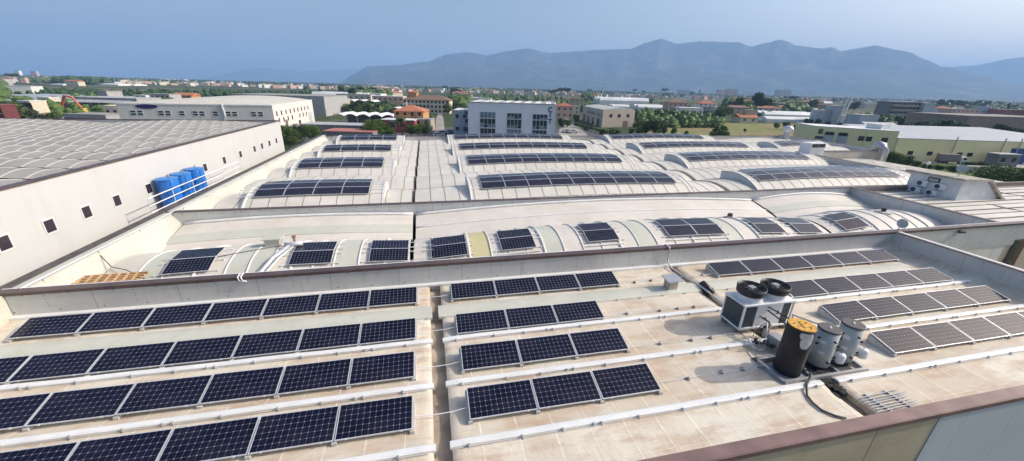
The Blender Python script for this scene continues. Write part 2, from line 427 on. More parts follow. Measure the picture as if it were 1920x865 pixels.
# sloping upstand + coping along the left side, and the dark gutter beside the white building
mb = MB(); xs_ = [-15.35, -15.6, -15.9, -16.35, -16.4, -16.75, -16.8]
zz = [-9.95, -9.4, -9.0, -8.3, -8.1, -8.1, -8.3]
for y0, y1 in ((YP1+.3, YP2), (YP2+.26, YB)):
    yy = frange(y0, y1, 1.0)
    m_ = MB()
    for a, b in zip(yy[:-1], yy[1:]):
        for k in range(len(xs_)-1): m_.quad((xs_[k], a, zz[k]), (xs_[k], b, zz[k]), (xs_[k+1], b, zz[k+1]), (xs_[k+1], a, zz[k+1]))
    for y_ in yy[1::3]:
        m_.bb(-16.39, -16.33, y_, y_+.05, -8.8, -8.12)
    m_.build('side_upstand', tile_mat('upstand_white', (.46, .46, .41), (.55, .54, .48)), fac)
mb = MB(); mb.tube([(-16.32, y, -8.07) for y in (YP1+.3, 27, 40, 54, YB)], .06, 8); mb.build('coping_pipe', M_ALU, fac)
mb = MB(); mb.bb(-17.4, -16.82, YP1+.3, YB, -8.4, -8.14); mb.build('side_gutter', mat('gutter_bitumen', (.085, .075, .07), .8, 0, (2.5, .4)), fac)
# near roof's left side upstand
mb = MB(); mb.bb(-17.3, -16.95, 1.5, YP1-.01, Z0-.3, Z0+.55); mb.bb(-17.0, -16.62, YP1-1.2, YP1-.01, Z0-.2, ZT-.1)
mb.build('side_upstand', M_GREEN, fac)
# --- P2 parapet
mb = MB(); mb.bb(-16.3, XR3, YP2, YP2+.24, -9.6, ZT-.05); mb.build('parapet_wall', M_WALL, fac)
mb = MB(); mb.bb(-16.4, XR3, YP2-.04, YP2+.32, ZT-.05, ZT); mb.build('parapet_coping', M_COP, fac)
mb = MB(); mb.bb(XR2, XR2+.26, YP1+.43, YP2-.05, Z0-.4, ZT-.05); mb.build('parapet_wall', M_WALL, fac)
mb = MB(); mb.bb(XR2-.04, XR2+.32, YP1+.43, YP2-.05, ZT-.047, ZT+.003); mb.build('parapet_coping', M_COP, fac)
# --- far roof : vaults
P3 = 10.8; Y30 = 30.0
def b3(x):
    if x < -1.3: return -9.02-.22*((x+9)/7.6)**2
    if x < 28.6: return -8.78-.44*((x-13.5)/14.6)**2
    if x < 56: return -8.78-.44*((x-41.8)/14.2)**2
    return -8.85-.5*((x-66)/11)**2
VA, VB = 5.4, 5.4
def low(y):
    t = (y-Y30) % P3
    if t < VA: u = t/VA; h = .50
    else: u = (t-VA)/VB; h = .52
    return h*(1-(2*u-1)**2)
def z3(x, y): return b3(x)+low(y)
RC, RR, RFOOT = 3.5, 6.0, 3.5
HR = RR-math.sqrt(RR*RR-RC*RC)
def raised(t):                       # t = distance from the foot
    return HR-(RR-math.sqrt(max(0, RR*RR-(t-RC)**2)))
bays = [('left', -15.8, -1.46, -13.75, -3.75), ('middle', -1.33, 28.42, 3.3, 24.6), ('right', 28.75, XR3, 31.6, 53.6)]
ysv = []
y = Y30-6.2+3.4
for k in range(4):
    for q in (0, VA):
        for t in [0, .15, .5, 1.1, 1.9, 2.7, 3.5, 4.3, 4.9, 5.25]: ysv.append(Y30+k*P3+q+t)
ysv = [y for y in ysv if y < YB-.2]+[YB-.1]
ysv = [27.35, 28.2, 29, 29.6]+ysv
vals = []
for k in range(5):
    for yv in (Y30+k*P3, Y30+k*P3+VA):
        if yv < YB-.5: vals.append(yv)
def seamstrip(mb, x, ys, zf, wd=.035, h=.02, m=0):
    for a, b in zip(ys[:-1], ys[1:]):
        za, zb = zf(x, a)+h, zf(x, b)+h
        mb.quad((x-wd, a, za), (x+wd, a, za), (x+wd, b, zb), (x-wd, b, zb), m)
        mb.quad((x-wd, a, za-h-.02), (x-wd, a, za), (x-wd, b, zb), (x-wd, b, zb-h-.02), m); mb.quad((x+wd, a, za), (x+wd, a, za-h-.02), (x+wd, b, zb-h-.02), (x+wd, b, zb), m)
for nm, xa, xb, ra, rb in bays:
    xs = tiles(xa, xb); mb = MB(); fine = sorted(set(sum([[a, (a+b)/2] for a, b in zip(xs[:-1], xs[1:])], []))) + [xb]
    yy = ysv if nm != 'right' else ysv
    mb.grid(fine, yy, z3)
    for x in (xa, xb):
        for a, b in zip(yy[:-1], yy[1:]): mb.quad((x, a, z3(x, a)), (x, b, z3(x, b)), (x, b, -9.9), (x, a, -9.9))
    for x in xs[1:-1]: seamstrip(mb, x, yy, z3, .024, .02, 1)
    for yv in vals:
        xx = frange(xa, xb, 1.2); mb.tube([(x, yv, z3(x, yv)+.01) for x in xx], .075, 5, 1)
    mb.build('low_vaults', [M_TILE, M_SEAM], fac, smooth=False)
for x, gw in ((-1.395, .06), (28.585, .14)):
    mb = MB(); mb.bb(x-.2, x+.2, YP2+.26, YB, -9.95, -9.8); mb.build('expansion_gutter', M_DARK, fac)
    mb = MB(); ys = ysv
    for a, b in zip(ys[:-1], ys[1:]):
        for e in (-gw-.03, gw+.03): mb.quad((x+e-.03, a, z3(x+e*1.3, a)+.03), (x+e+.03, a, z3(x+e*1.3, a)+.03), (x+e+.03, b, z3(x+e*1.3, b)+.03), (x+e-.03, b, z3(x+e*1.3, b)+.03))
    mb.build('joint_edge', M_DARK, fac)
ARR = []      # raised vaults carrying arrays: bay, row, x0, ncol, nrow, y foot
def raised_vault(nm, ra, rb, yf, row):
    T = [0, .25, .6, 1.0, 1.5, 2.0, 2.6, 3.2, 3.8, 4.4, 5.0, 5.4]
    zf = lambda x, y: b3(x)+raised(y-yf)+.02
    mb = MB(); xs = tiles(ra, rb); ys = [yf+t for t in T]
    fine = sorted(set(sum([[a, (a+b)/2] for a, b in zip(xs[:-1], xs[1:])], []))) + [rb]
    mb.grid(fine, ys, zf)
    for x in xs[1:-1]: seamstrip(mb, x, ys, zf, .025, .02, 1)
    for x in (ra, rb): seamstrip(mb, x, ys, zf, .05, .04, 1)
    o = mb.build('raised_vault', [M_TILE, M_SEAM], fac)
    mb = MB()
    for x in (ra, rb): mb.poly([(x, y, zf(x, y)) for y in ys]+[(x, ys[-1], -9.4), (x, yf, -9.4)])
    mb.quad((ra, ys[-1], zf(ra, ys[-1])), (rb, ys[-1], zf(rb, ys[-1])), (rb, ys[-1], -9.3), (ra, ys[-1], -9.3))
    mb.build('vault_end_wall', mat('vault_end_white', (.55, .56, .56), .6, 0, (1, .1)), o)
    mb = MB()
    for x in (ra+.03, rb-.03): seamstrip(mb, x, ys, zf, .07, .05)
    mb.tube([(x, yf, zf(x, yf)+.01) for x in fine], .04, 5)
    mb.build('vault_edge_trim', M_WHITE, o)
for k in range(4):
    yf = Y30+k*P3
    raised_vault('left', -13.75, -3.75, yf, k); ARR.append(('left', k, -13.2, 4, 3 if k < 2 else 2, yf))
    raised_vault('middle', 3.3, 24.6, yf, k); ARR.append(('middle', k, 4.3, 9, 3 if k < 2 else 2, yf))
    raised_vault('right', 31.6, 53.6, yf, k); ARR.append(('right', k, 32.5, 9 if k else 9, 3 if k < 2 else 2, yf))
# side annexe of the far roof
xs = tiles(54.95, 72.8); mb = MB(); yd = [y for y in ysv if y > 47.6]; yd = [47.5]+yd
mb.grid(xs, yd, z3)
for x in xs[1:-1]: seamstrip(mb, x, yd, z3, .024, .02, 1)
mb.build('low_vaults', [M_TILE, M_SEAM], fac)
raised_vault('annexe', 58.4, 69.5, 53.0, 5); ARR.append(('annexe', 4, 59.4, 4, 2, 53.0))
# back parapet, right parapets of far roof
mb = MB(); mb.bb(-16.3, 73, YB, YB+.25, GZ, ZT-.25); mb.build('parapet_wall', M_CONC, fac)
mb = MB(); mb.bb(-16.4, 73, YB-.05, YB+.3, ZT-.25, ZT-.19); mb.build('parapet_coping', M_COP, fac)
mb = MB(); mb.bb(XR3, XR3+.24, YP2+.3, 47.4, -17.5, ZT-.05); mb.build('parapet_wall', M_WALL, fac)
mb = MB(); mb.bb(XR3-.04, XR3+.3, YP2+.34, 47.4, ZT-.05, ZT); mb.build('parapet_coping', M_COP, fac)
mb = MB(); mb.bb(XR3+.3, 73, 47.2, 47.45, GZ, ZT-.05); mb.build('parapet_wall', wallpanel_mat('beige_panel_wall', (.50, .46, .41), 3.0, .03, (.34, .31, .28), dirt=.3), fac)
mb = MB(); mb.bb(XR3+.3, 73, 47.15, 47.5, ZT-.05, ZT); mb.build('parapet_coping', M_COP, fac)
mb = MB(); mb.bb(72.8, 73.05, 47.5, YB, GZ, ZT-.05); mb.build('parapet_wall', M_WALL, fac)
mb = MB(); mb.bb(72.75, 73.1, 47.5, YB, ZT-.05, ZT); mb.build('parapet_coping', M_COP, fac)
# lower ribbed roof on the right
zl = -8.55
mb = MB(); mb.grid(frange(XR2+.3, 79, 1.6), frange(YP1+.45, 27, .5), lambda x, y: zl+.06*math.sin((y-17)*1.6)**2)
for y in frange(17.9, 26.6, .98): mb.bb(XR2+.3, 79, y-.03, y+.03, zl-.02, zl+.10, 1)
for x, y0, y1 in ((47.5, 17.3, 22), (55, 17.3, 26)): mb.bb(x-.03, x+.03, y0, y1, zl-.02, zl+.085, 1)
mb.build('lower_roof_sheet', [M_TILE, M_SEAM], fac)
mb = MB(); mb.bb(XR2+.3, 79, 27.0, 27.09, GZ, ZT-.15); mb.build('parapet_wall', mat('brown_corrugated', (.16, .13, .115), .7, 0, (3, .3)), fac)
mb = MB(); mb.bb(XR3+.3, 79, 27.0, 27.3, ZT-.149, ZT-.08); mb.build('parapet_coping', M_COP, fac)
# bodies under the roofs so nothing is hollow from the side
mb = MB(); mb.bb(-17.3, -16.85, YP1+.3, YB, GZ, -8.42); mb.bb(79, 79.25, YP1, 27.3, GZ, ZT-.1); mb.build('side_wall', M_CREAMW, fac)
# ================================================================== SOLAR PANELS
PW, PD, PT = 2.055, 1.03, .038
def panel_meshes():
    gl = MB(); z = PT*.5
    x0, x1, y0, y1 = -PW/2+.022, PW/2-.022, -PD/2+.022, PD/2-.022
    gl.quad((x0, y0, z-.004), (x1, y0, z-.004), (x1, y1, z-.004), (x0, y1, z-.004), 0, [(0, 0), (1, 0), (1, 1), (0, 1)])
    gl.quad((x0, y1, -z+.006), (x1, y1, -z+.006), (x1, y0, -z+.006), (x0, y0, -z+.006), 1)
    fr = MB(); t = .024
    fr.box((0, -PD/2+t/2, 0), (PW, t, PT)); fr.box((0, PD/2-t/2, 0), (PW, t, PT))
    fr.box((-PW/2+t/2, 0, 0), (t, PD-2*t, PT)); fr.box((PW/2-t/2, 0, 0), (t, PD-2*t, PT))
    for x in (-PW/2+.3, PW/2-.3):
        for y in (-PD/2, PD/2): fr.box((x, y, .012), (.05, .05, .03))
    return gl, fr
root = empty('solar_panel'); gl, fr = panel_meshes()
gl.build('cell_sheet', [M_CELL, M_WHITE], root); fr.build('frame', M_ALU, root); reg(root)
PSPEC = []     # (dist, loc, rot, label, group)
def add_panel(loc, rot, label, group): PSPEC.append((Vector(loc).length, loc, rot, label, group))
TILT = R(14.5)
ballast = MB()
# wedge ballast block: high at the back, low lip at the front
bw = .13
def wedge(mb, wd, dp=1.0, h0=.10, h1=.34):
    a = [(-wd, -dp/2, 0), (-wd, dp/2, 0), (-wd, dp/2, h1), (-wd, -dp/2, h0)]; b = [(x+2*wd, y, z) for x, y, z in a]
    mb.poly(a[::-1]); mb.poly(b)
    for i in range(4): j = (i+1) % 4; mb.quad(a[i], a[j], b[j], b[i])
wedge(ballast, bw/2); bal = ballast.build('ballast_block', M_CONC); bal.location = (0, 0, 0)
used_b = [False]
def put_ballast(x, y, label):
    if not used_b[0]: o = bal; used_b[0] = True
    else: o = bal.copy(); COL.objects.link(o)
    o.location = (x, y, z1(x, y)+.004); tag(o, label, 'ballast block', 'concrete ballast blocks under the near solar panels')
ROWN = {0: 'farthest', 1: 'second farthest', 2: 'second nearest', 3: 'nearest'}
rowY = [15.06, 12.46, 10.38, 8.30]
near = {'left': [(-15.45+.02, 7), (-15.42, 7), (-13.3, 6), (-11.25, 5)], 'middle': [(.68, 4), (.72, 3), (.74, 3), (.76, 3)], 'right': [(14.72, 6), (14.66, 6), (16.90, 5), (16.92, 5)]}
for sec in near:
    for r in range(4):
        x0, n = near[sec][r]; yb = rowY[r]
        pitch = 2.088
        if sec == 'left': x0 = -.83-n*pitch
        for i in range(n):
            xc = x0+pitch*(i+.5); yc = yb+.5*PD*math.cos(TILT); zc = Z0+.14+.5*PD*math.sin(TILT)+.02
            jx = random.uniform(-.006, .006)
            add_panel((xc, yc, zc), (TILT+random.uniform(-.012, .012), random.uniform(-.008, .008), jx*.5), f'{ordn(i)} panel from the left, {ROWN[r]} row, near roof {sec} section', f'solar panels in the {ROWN[r]} row of the near roof {sec} section')
        for i in range(n+1):
            xx = x0+pitch*i + (0.03 if i == 0 else -.03 if i == n else 0)
            pos = 'at the left end' if i == 0 else 'at the right end' if i == n else f'between panels {ordn(i-1)} and {ordn(i)}'
            put_ballast(xx, yb+.47, f'concrete block {pos} of the {ROWN[r]} near roof row, {sec} section')
# middle roof pairs
pairs = [(-12.6, 2), (-6.38, 2), (-2.42, 2), (.88, 2), (4.98, 2), (10.38, 2), (16.08, 4), (23.05, 2), (26.3, 2), (30.0, 2)]
pairs = [(-12.0, 1), (-6.35, 1), (-2.42, 1), (.87, 1), (4.88, 1), (10.2, 1), (16.75, 2), (22.75, 1), (25.95, 1), (30.0, 1)]
def sl2(x, y): return math.atan((z2(x, y+.3)-z2(x, y-.3))/.6), math.atan((b2(x+.5)-b2(x-.5))/1.0)
for pi_, (xc, n) in enumerate(pairs):
    rk = empty('mounting_rack', (xc, 20.4, 0)); tag(rk, f'white mounting rails carrying the {ordn(pi_)} panel group from the left on the middle roof', 'mounting rack', 'mounting racks on the middle roof')
    for j, yr in enumerate((19.62, 20.35, 20.75, 21.4)):
        mb = MB(); ex = .42
        xa_, xb_ = -n*1.05-ex, n*1.05+ex
        pts = [(xx-0, yr-20.4, z2(xc+xx, yr)+.075) for xx in frange(xa_, xb_, .5)]
        mb.tube(pts, .022, 5)
        for xx in (xa_+.1, xb_-.1): mb.box((xx, yr-20.4, z2(xc+xx, yr)+.04), (.07, .07, .08))
        mb.build('rail', M_WHITE, rk)
    # thick foot rail and side pipes
    mb = MB(); mb.tube([(xx, 19.35-20.4, z2(xc+xx, 19.35)+.07) for xx in (-n*1.05-.2, n*1.05+.2)], .04, 6)
    mb.build('foot_rail', M_WHITE, rk)
    for c in range(n):
        for r_ in range(2):
            x = xc+(c-(n-1)/2)*2.09; yc = 19.5+.49+r_*1.0
            sy, sx = sl2(x, yc)
            lab = f'{"lower" if r_ == 0 else "upper"} panel of the {ordn(pi_)} panel group from the left on the middle roof'
            if n == 2: lab = f'{"lower" if r_ == 0 else "upper"} {"left" if c == 0 else "right"} panel of the four in the {ordn(pi_)} group on the middle roof'
            add_panel((x, yc, z2(x, yc)+.13), (sy, -sx, 0), lab, 'solar panels mounted in pairs on the middle roof')
# far roof arrays
FRN = {0: 'nearest', 1: 'second', 2: 'third', 3: 'farthest', 4: 'small'}
RWN = {0: 'bottom row', 1: 'middle row', 2: 'top row'}
for nm, k, x0, nc, nr, yf in ARR:
    base = f'{nm} bay' if nm != 'annexe' else 'right annexe'
    zf = lambda x, t: b3(x)+raised(t)+.02
    # march along the arc
    ts = []; t = 1.1
    for r_ in range(nr):
        t1 = t
        while math.hypot(t1-t, raised(t1)-raised(t)) < 1.045: t1 += .005
        ts.append((t, t1)); t = t1
    rk = empty('mounting_rack', (x0, yf, 0)); tag(rk, f'metal rails under the {FRN[k]} solar array on the arched far roof, {base}', 'mounting rack', 'mounting racks on the arched far roof')
    xe = x0+nc*2.09
    for (ta, tb) in ts:
        for tt in (ta+.22, tb-.22):
            mb = MB(); xx = frange(x0-.75 if nm != 'left' else x0-1.2, xe+.75 if nm != 'left' else xe+1.1, 1.0)
            mb.tube([(x-x0, tt, zf(x, tt)+.06) for x in xx], .025, 5)
            for x in (xx[0], xx[-1]): mb.box((x-x0, tt, zf(x, tt)+.04), (.09, .07, .1))
            mb.build('rail', M_WHITE, rk)
    for c in range(nc):
        x = x0+2.09*(c+.5); sx = math.atan((b3(x+.5)-b3(x-.5)))
        for r_, (ta, tb) in enumerate(ts):
            za, zb = zf(x, ta), zf(x, tb); ang = math.atan2(zb-za, tb-ta)
            n_ = Vector((0, -math.sin(ang), math.cos(ang)))
            p = Vector((x, yf+(ta+tb)/2, (za+zb)/2))+n_*.13
            rw = RWN[r_] if nr == 3 else ('bottom row' if r_ == 0 else 'top row')
            add_panel(p, (ang, -sx, 0), f'{ordn(c)} panel from left, {rw}, {FRN[k]} array, arched far roof, {base}', f'solar panels of the {FRN[k]} array on the arched roof, {base}')
PSPEC.sort(key=lambda s: s[0])
for d, loc, rot, lab, grp in PSPEC[:300]:
    o = spawn(root, USED, loc, rot); tag(o, lab, 'solar panel', grp)
if len(PSPEC) > 300:
    mb = MB()
    for d, loc, rot, lab, grp in PSPEC[300:]:
        from mathutils import Euler
        M = Matrix.Translation(loc) @ Euler(rot).to_matrix().to_4x4()
        for src, mm in ((gl, 0), (fr, 1)):
            i = len(mb.v); mb.v += [tuple(M @ Vector(v)) for v in src.v]
            for fi, f in enumerate(src.f):
                mb.f.append(tuple(i+q for q in f)); mb.mi.append(mm if not (mm == 0 and src.mi[fi]) else 1)
                if fi in src.uv and mm == 0: mb.uv[len(mb.f)-1] = src.uv[fi]
    tag(mb.build('solar_panel_field', [M_CELL, M_ALU]), 'remaining dark solar panels on the farthest arched vaults', 'solar panels', kind='stuff')
# ================================================================== ROOFTOP EQUIPMENT
WSPEC = []
# chiller
ch = empty('chiller_unit', (12.02, 10.62, Z0)); tag(ch, 'white twin fan chiller with dark coil panels standing on the near roof', 'chiller')
M_CHW = mat('chiller_white', (.72, .73, .74), .45, 0, (3, .06)); M_COIL = mat('coil_blue_black', (.02, .045, .06), .5, 0, (8, .3))
W_, D_, H0, H1 = 2.38, 1.02, .22, 1.30
mb = MB()
for x in (0, W_): 
    for y in (0, D_): mb.box((x, y, (H0+H1)/2), (.07, .07, H1-H0))
mb.box((W_/2, D_/2, H1+.03), (W_+.1, D_+.1, .07)); mb.box((W_/2, D_/2, H0+.03), (W_+.08, D_+.08, .08))
mb.box((W_*.5, D_/2, .76), (W_-.12, D_-.14, 1.0)); mb.build('casing', M_CHW, ch, bevel=.01)
mb = MB(); mb.box((-.005, D_/2, .76), (.03, D_-.1, .96)); mb.build('coil_panel', M_COIL, ch)
mb = MB(); mb.box((.36, -.012+.06, .76), (.5, .05, .96)); mb.build('coil_panel', M_COIL, ch)
mb = MB(); mb.box((W_-.3, -.012+.06, .76), (.42, .05, .96)); mb.build('coil_panel', M_COIL, ch)
mb = MB(); mb.box((1.28, .045, .76), (1.25, .05, .98)); mb.build('door_panel', M_CHW, ch, bevel=.008)
mb = MB(); mb.box((1.7, .01, .86), (.04, .03, .16)); mb.box((1.12, .01, .64), (.16, .02, .05)); mb.build('handle', M_BLACK, ch)
for i, x in enumerate((.62, 1.78)):
    mb = MB(); mb.lathe((x, D_/2, H1+.06), [(.5, 0), (.47, .1), (.455, .26), (.46, .3)], 32, 0, False); mb.lathe((x, D_/2, H1+.06), [(.43, .3), (.44, .05)], 32, 0, False)
    rg = mb.build('fan_cowl', M_CHW, ch, smooth=True)
    mb = MB(); mb.lathe((x, D_/2, H1+.28), [(.475, 0), (.53, .04), (.54, .16), (.545, .31), (.515, .31), (.50, .12), (.45, .0)], 32, 0, False)
    mb.build('fan_ring', M_BLACK, rg, smooth=True)
    mb = MB(); mb.lathe((x, D_/2, H1+.34), [(.5, 0), (.5, .01)], 32); mb.build('fan_well', M_BLACK, rg)
    mb = MB()
    for k in range(5):
        a = k*2*PI/5+i; mb.quad(*[(x+math.cos(b)*r, D_/2+math.sin(b)*r, H1+.36+dz) for r, b, dz in ((.1, a, .02), (.46, a-.15, .03), (.46, a+.45, .07), (.1, a+.9, .07))])
    mb.lathe((x, D_/2, H1+.35), [(.12, 0), (.12, .09)], 16); mb.build('fan_blades', mat('blade_dark', (.03, .03, .035), .4), rg)
    mb = MB()
    for r in (.2, .3, .4, .47): mb.tube([(x+math.cos(a)*r, D_/2+math.sin(a)*r, H1+.57) for a in [q*PI/12 for q in range(25)]], .004, 4)
    for a in range(0, 180, 30): mb.tube([(x+math.cos(R(a))*.48, D_/2+math.sin(R(a))*.48, H1+.57), (x-math.cos(R(a))*.48, D_/2-math.sin(R(a))*.48, H1+.57)], .004, 4)
    mb.build('fan_grille', M_BLACK, rg)
    mb = MB(); mb.box((x, D_/2, H1+.58), (.26, .22, .02), rz=.1); mb.build('fan_plate', mat('plate_grey', (.3, .31, .32), .5, .3), rg)
for x, y in ((.12, .1), (W_-.12, .1), (.12, D_-.1), (W_-.12, D_-.1)):
    mb = MB(); mb.lathe((x, y, 0), [(.13, 0), (.13, .19)], 14); mb.build('foot', M_CONCD, ch)
# black tank
def cyl_tank(name, loc, r, h, mats_, label, cat, top): 
    t = empty(name, loc); tag(t, label, cat); return t
tk = empty('storage_tank', (12.08, 8.42, Z0+.08)); tag(tk, 'tall black wrapped tank with a yellow top beside the chiller', 'tank')
n = NT('black_wrap', .55, .4); o_ = n.sep(); wv = n.noise(3.0, 4); c = n.mix(n.ramp(wv, .4, .7), (.009, .009, .012), (.018, .017, .022)); n.col(c); n.bump(wv, .4, .03)
mb = MB(); mb.lathe((0, 0, 0), [(.41, 0), (.42, .06), (.415, .9), (.42, 1.80), (.405, 1.86)], 40); mb.build('body', n.m, tk, smooth=False)
for p_ in kids(tk)[0].data.polygons: p_.use_smooth = len(p_.vertices) == 4
mb = MB(); mb.lathe((0, 0, 0), [(.395, 1.861), (.41, 1.87), (.40, 1.90), (.37, 1.895)], 40); mb.build('foam_top', mat('yellow_foam', (.62, .34, .06), .8, 0, (9, .35), .6), tk)
mb = MB()
for a, r, q in ((.3, .2, .5), (1.6, .1, 1.2), (2.6, .24, .2), (4.0, .15, 2), (5.2, .25, .9), (3.3, .05, .1)): mb.box((r*math.cos(a), r*math.sin(a), 1.9), (.11, .035, .012), rz=q)
mb.build('foam_crack', mat('crack_brown', (.12, .06, .015), .9), tk)
# torn patch: irregular strip on the camera-facing right side
mb = MB(); prof = [(.0, -.42, .30), (.1, -.46, .36), (.2, -.40, .42), (.26, -.30, .34), (.33, -.36, .40), (.42, -.30, .34), (.52, -.27, .24), (.60, -.14, .14)]
ac = R(-108)
for (da, l0, r0), (db, l1, r1) in zip(prof[:-1], prof[1:]):
    N = 6
    for k in range(N):
        def P(d, l, r, t): 
            a = ac+(l+(r-l)*t)*1.25; return (.427*math.cos(a), .427*math.sin(a), 1.80-d)
        mb.quad(P(db, l1, r1, k/N), P(db, l1, r1, (k+1)/N), P(da, l0, r0, (k+1)/N), P(da, l0, r0, k/N))
mb.build('torn_patch', mat('inner_felt', (.56, .52, .50), .9, 0, (20, .25), .3), tk)
mb = MB(); mb.lathe((.30, -.33, .22), [(.085, 0), (.085, .05), (.05, .07)], 16, M=Matrix.Rotation(R(90), 3, 'X') if False else Matrix.Rotation(R(70), 3, 'X')); mb.build('pipe_stub', M_BLACK, tk)
# white tanks
M_TW = mat('tank_white', (.40, .425, .42), .4, 0, (1.5, .05))
for i, (tx, ty, lab) in enumerate(((13.38, 8.42, 'white water tank with grey lid directly right of the black tank'), (14.50, 8.48, 'white water tank with grey lid, rightmost of the three upright tanks'))):
    t = empty('water_tank', (tx, ty, Z0+.12)); tag(t, lab, 'tank', 'white upright water tanks'); r = .335
    mb = MB(); mb.lathe((0, 0, 0), [(r, .1), (r, 1.5)], 40); b_ = mb.build('body', M_TW, t)
    for p_ in b_.data.polygons: p_.use_smooth = len(p_.vertices) == 4
    mb = MB(); mb.lathe((0, 0, 0), [(r+.012, 1.5), (r+.012, 1.55), (r-.01, 1.57)], 40); mb.build('lid', mat('lid_grey', (.085, .08, .08), .6), t)
    mb = MB(); mb.lathe((0, 0, 1.57), [(.05, 0), (.03, .03)], 10); mb.box((0, 0, 1.60), (.12, .012, .03), rz=.5); mb.build('lid_label', M_WHITE, t)
    mb = MB(); mb.lathe((0, 0, 0), [(r-.03, -.04), (r-.01, .1)], 30); mb.build('plinth', M_BLACK, t)
    mb = MB()
    for a, z in ((-178, 1.22), (-178, .98), (-103, 1.22), (-100, .35), (-65, 1.0)):
        Mx = Matrix.Rotation(R(a), 3, 'Z') @ Matrix.Rotation(R(90), 3, 'Y'); c = Vector((math.cos(R(a))*(r-.02), math.sin(R(a))*(r-.02), z))
        mb.lathe(c, [(.035, 0), (.035, .09), (.022, .1)], 10, M=Mx)
    mb.build('port', M_BLACK, t)
    # stickers (illegible small print in the photograph)
    for a0, a1, z0, z1_, m_ in ((-170, -140, 1.04, 1.18, mat('sticker_grey', (.70, .72, .72), .4)), (-165, -131, .62, .76, mat('sticker_border', (.42, .44, .45), .4)), (-162, -134, .645, .735, mat('sticker_pale', (.66, .68, .68), .4))):
        mb = MB(); rr = r+.002+(.002 if m_.name == 'sticker_pale' else 0)
        for k in range(6):
            a, b = R(a0+(a1-a0)*k/6), R(a0+(a1-a0)*(k+1)/6)
            mb.quad((rr*math.cos(a), rr*math.sin(a), z0), (rr*math.cos(b), rr*math.sin(b), z0), (rr*math.cos(b), rr*math.sin(b), z1_), (rr*math.cos(a), rr*math.sin(a), z1_))
        mb.build('sticker', m_, t)
    # expansion vessel on an arm
    e = empty('expansion_vessel', (tx+.62, ty-.22, Z0+.18)); tag(e, f'small white expansion vessel on a pipe right of the {"middle" if i == 0 else "rightmost"} tank', 'vessel', 'small white expansion vessels')
    mb = MB(); Mt = Matrix.Rotation(R(0), 3, 'X')
    mb.lathe((0, 0, .12), [(.12, 0), (.165, .03), (.17, .3), (.14, .36), (.06, .39)], 24); v_ = mb.build('shell', mat('vessel_white', (.70, .70, .71), .4), e, smooth=True)
    mb = MB(); mb.tube([(-.3, .05, .18), (-.12, .02, .2)], .02, 6); mb.tube([(-.3, .05, .3), (-.13, .02, .33)], .03, 6); mb.lathe((0, 0, .5), [(.02, 0), (.02, .03)], 8); mb.build('connector', M_BLACK, e)
# steel base frame under the tanks
fr_ = empty('steel_skid', (13.2, 8.5, Z0+.03)); tag(fr_, 'galvanised steel frame lying under the three tanks', 'frame')
for y0, ln in ((-.62, 3.6), (.55, 3.5)):
    mb = MB(); mb.box((.02, y0, .06), (ln, .1, .12)); mb.build('long_beam', M_GALV, fr_)
for x in (-1.75, -.55, .62, 1.75):
    mb = MB(); mb.box((x, -.03, .05), (.1, 1.08, .1)); mb.build('cross_beam', M_GALV, fr_)
mb = MB(); mb.box((-.2, 0, -.01), (3.2, 1.5, .02)); mb.build('rubber_mat', mat('mat_dark', (.06, .06, .065), .9, 0, (4, .4)), fr_)
mb = MB(); mb.box((-1.25, -.2, .0), (1.2, 1.1, .03)); mb.build('base_plate', mat('plate_bluegrey', (.25, .27, .30), .7, 0, (2, .2)), fr_)
# pipework between chiller and tanks
pw = empty('pipework', (12.9, 9.5, Z0)); tag(pw, 'tangle of water pipes and valves between the chiller and the tanks', 'pipes')
O_ = Vector((12.9, 9.5, Z0)); BLK = M_BLACK; GR = mat('pipe_lagging', (.50, .51, .53), .6, 0, (6, .2))
def pipe(pts, r, m, nm='pipe'):
    mb = MB(); mb.tube([Vector(p)-O_ for p in pts], r, 8); mb.build(nm, m, pw, smooth=True)
zz_ = Z0
pipe([(13.2, 10.66, zz_+1.15), (13.3, 9.8, zz_+1.15), (13.38, 9.0, zz_+1.12), (13.4, 8.7, zz_+1.1)], .028, BLK)
pipe([(13.2, 10.66, zz_+1.0), (13.1, 9.8, zz_+1.0), (12.9, 9.1, zz_+.98), (12.6, 8.75, zz_+.95)], .028, BLK)
pipe([(13.1, 10.64, zz_+.62), (13.1, 10.3, zz_+.62), (13.1, 10.25, zz_+.2), (12.8, 9.6, zz_+.12), (12.5, 8.9, zz_+.12)], .035, GR)
pipe([(12.9, 10.64, zz_+.75), (12.9, 10.2, zz_+.78), (12.85, 10.15, zz_+.25)], .03, BLK)
pipe([(12.55, 10.0, zz_+.9), (12.5, 9.85, zz_+.55), (12.42, 9.7, zz_+.15), (12.2, 9.55, zz_+.07), (12.0, 9.5, zz_+.08), (11.85, 9.65, zz_+.12), (11.8, 9.85, zz_+.25), (11.85, 9.95, zz_+.32)], .045, mat('white_hose', (.66, .67, .68), .5))
pipe([(12.1, 9.9, zz_+.05), (12.1, 9.9, zz_+.75), (12.25, 9.95, zz_+.85), (12.5, 10.0, zz_+.9), (12.75, 10.1, zz_+.8), (12.8, 10.2, zz_+.6)], .022, BLK)
pipe([(11.75, 9.7, zz_+.35), (12.1, 9.6, zz_+.33), (12.4, 9.4, zz_+.3), (12.5, 9.0, zz_+.28)], .022, BLK)
pipe([(11.9, 9.55, zz_+.05), (11.9, 9.55, zz_+.55), (12.2, 9.55, zz_+.55), (12.2, 9.55, zz_+.05)], .02, GR)
pipe([(12.5, 10.35, zz_+.05), (12.5, 10.35, zz_+.6), (12.9, 10.3, zz_+.6)], .02, GR)
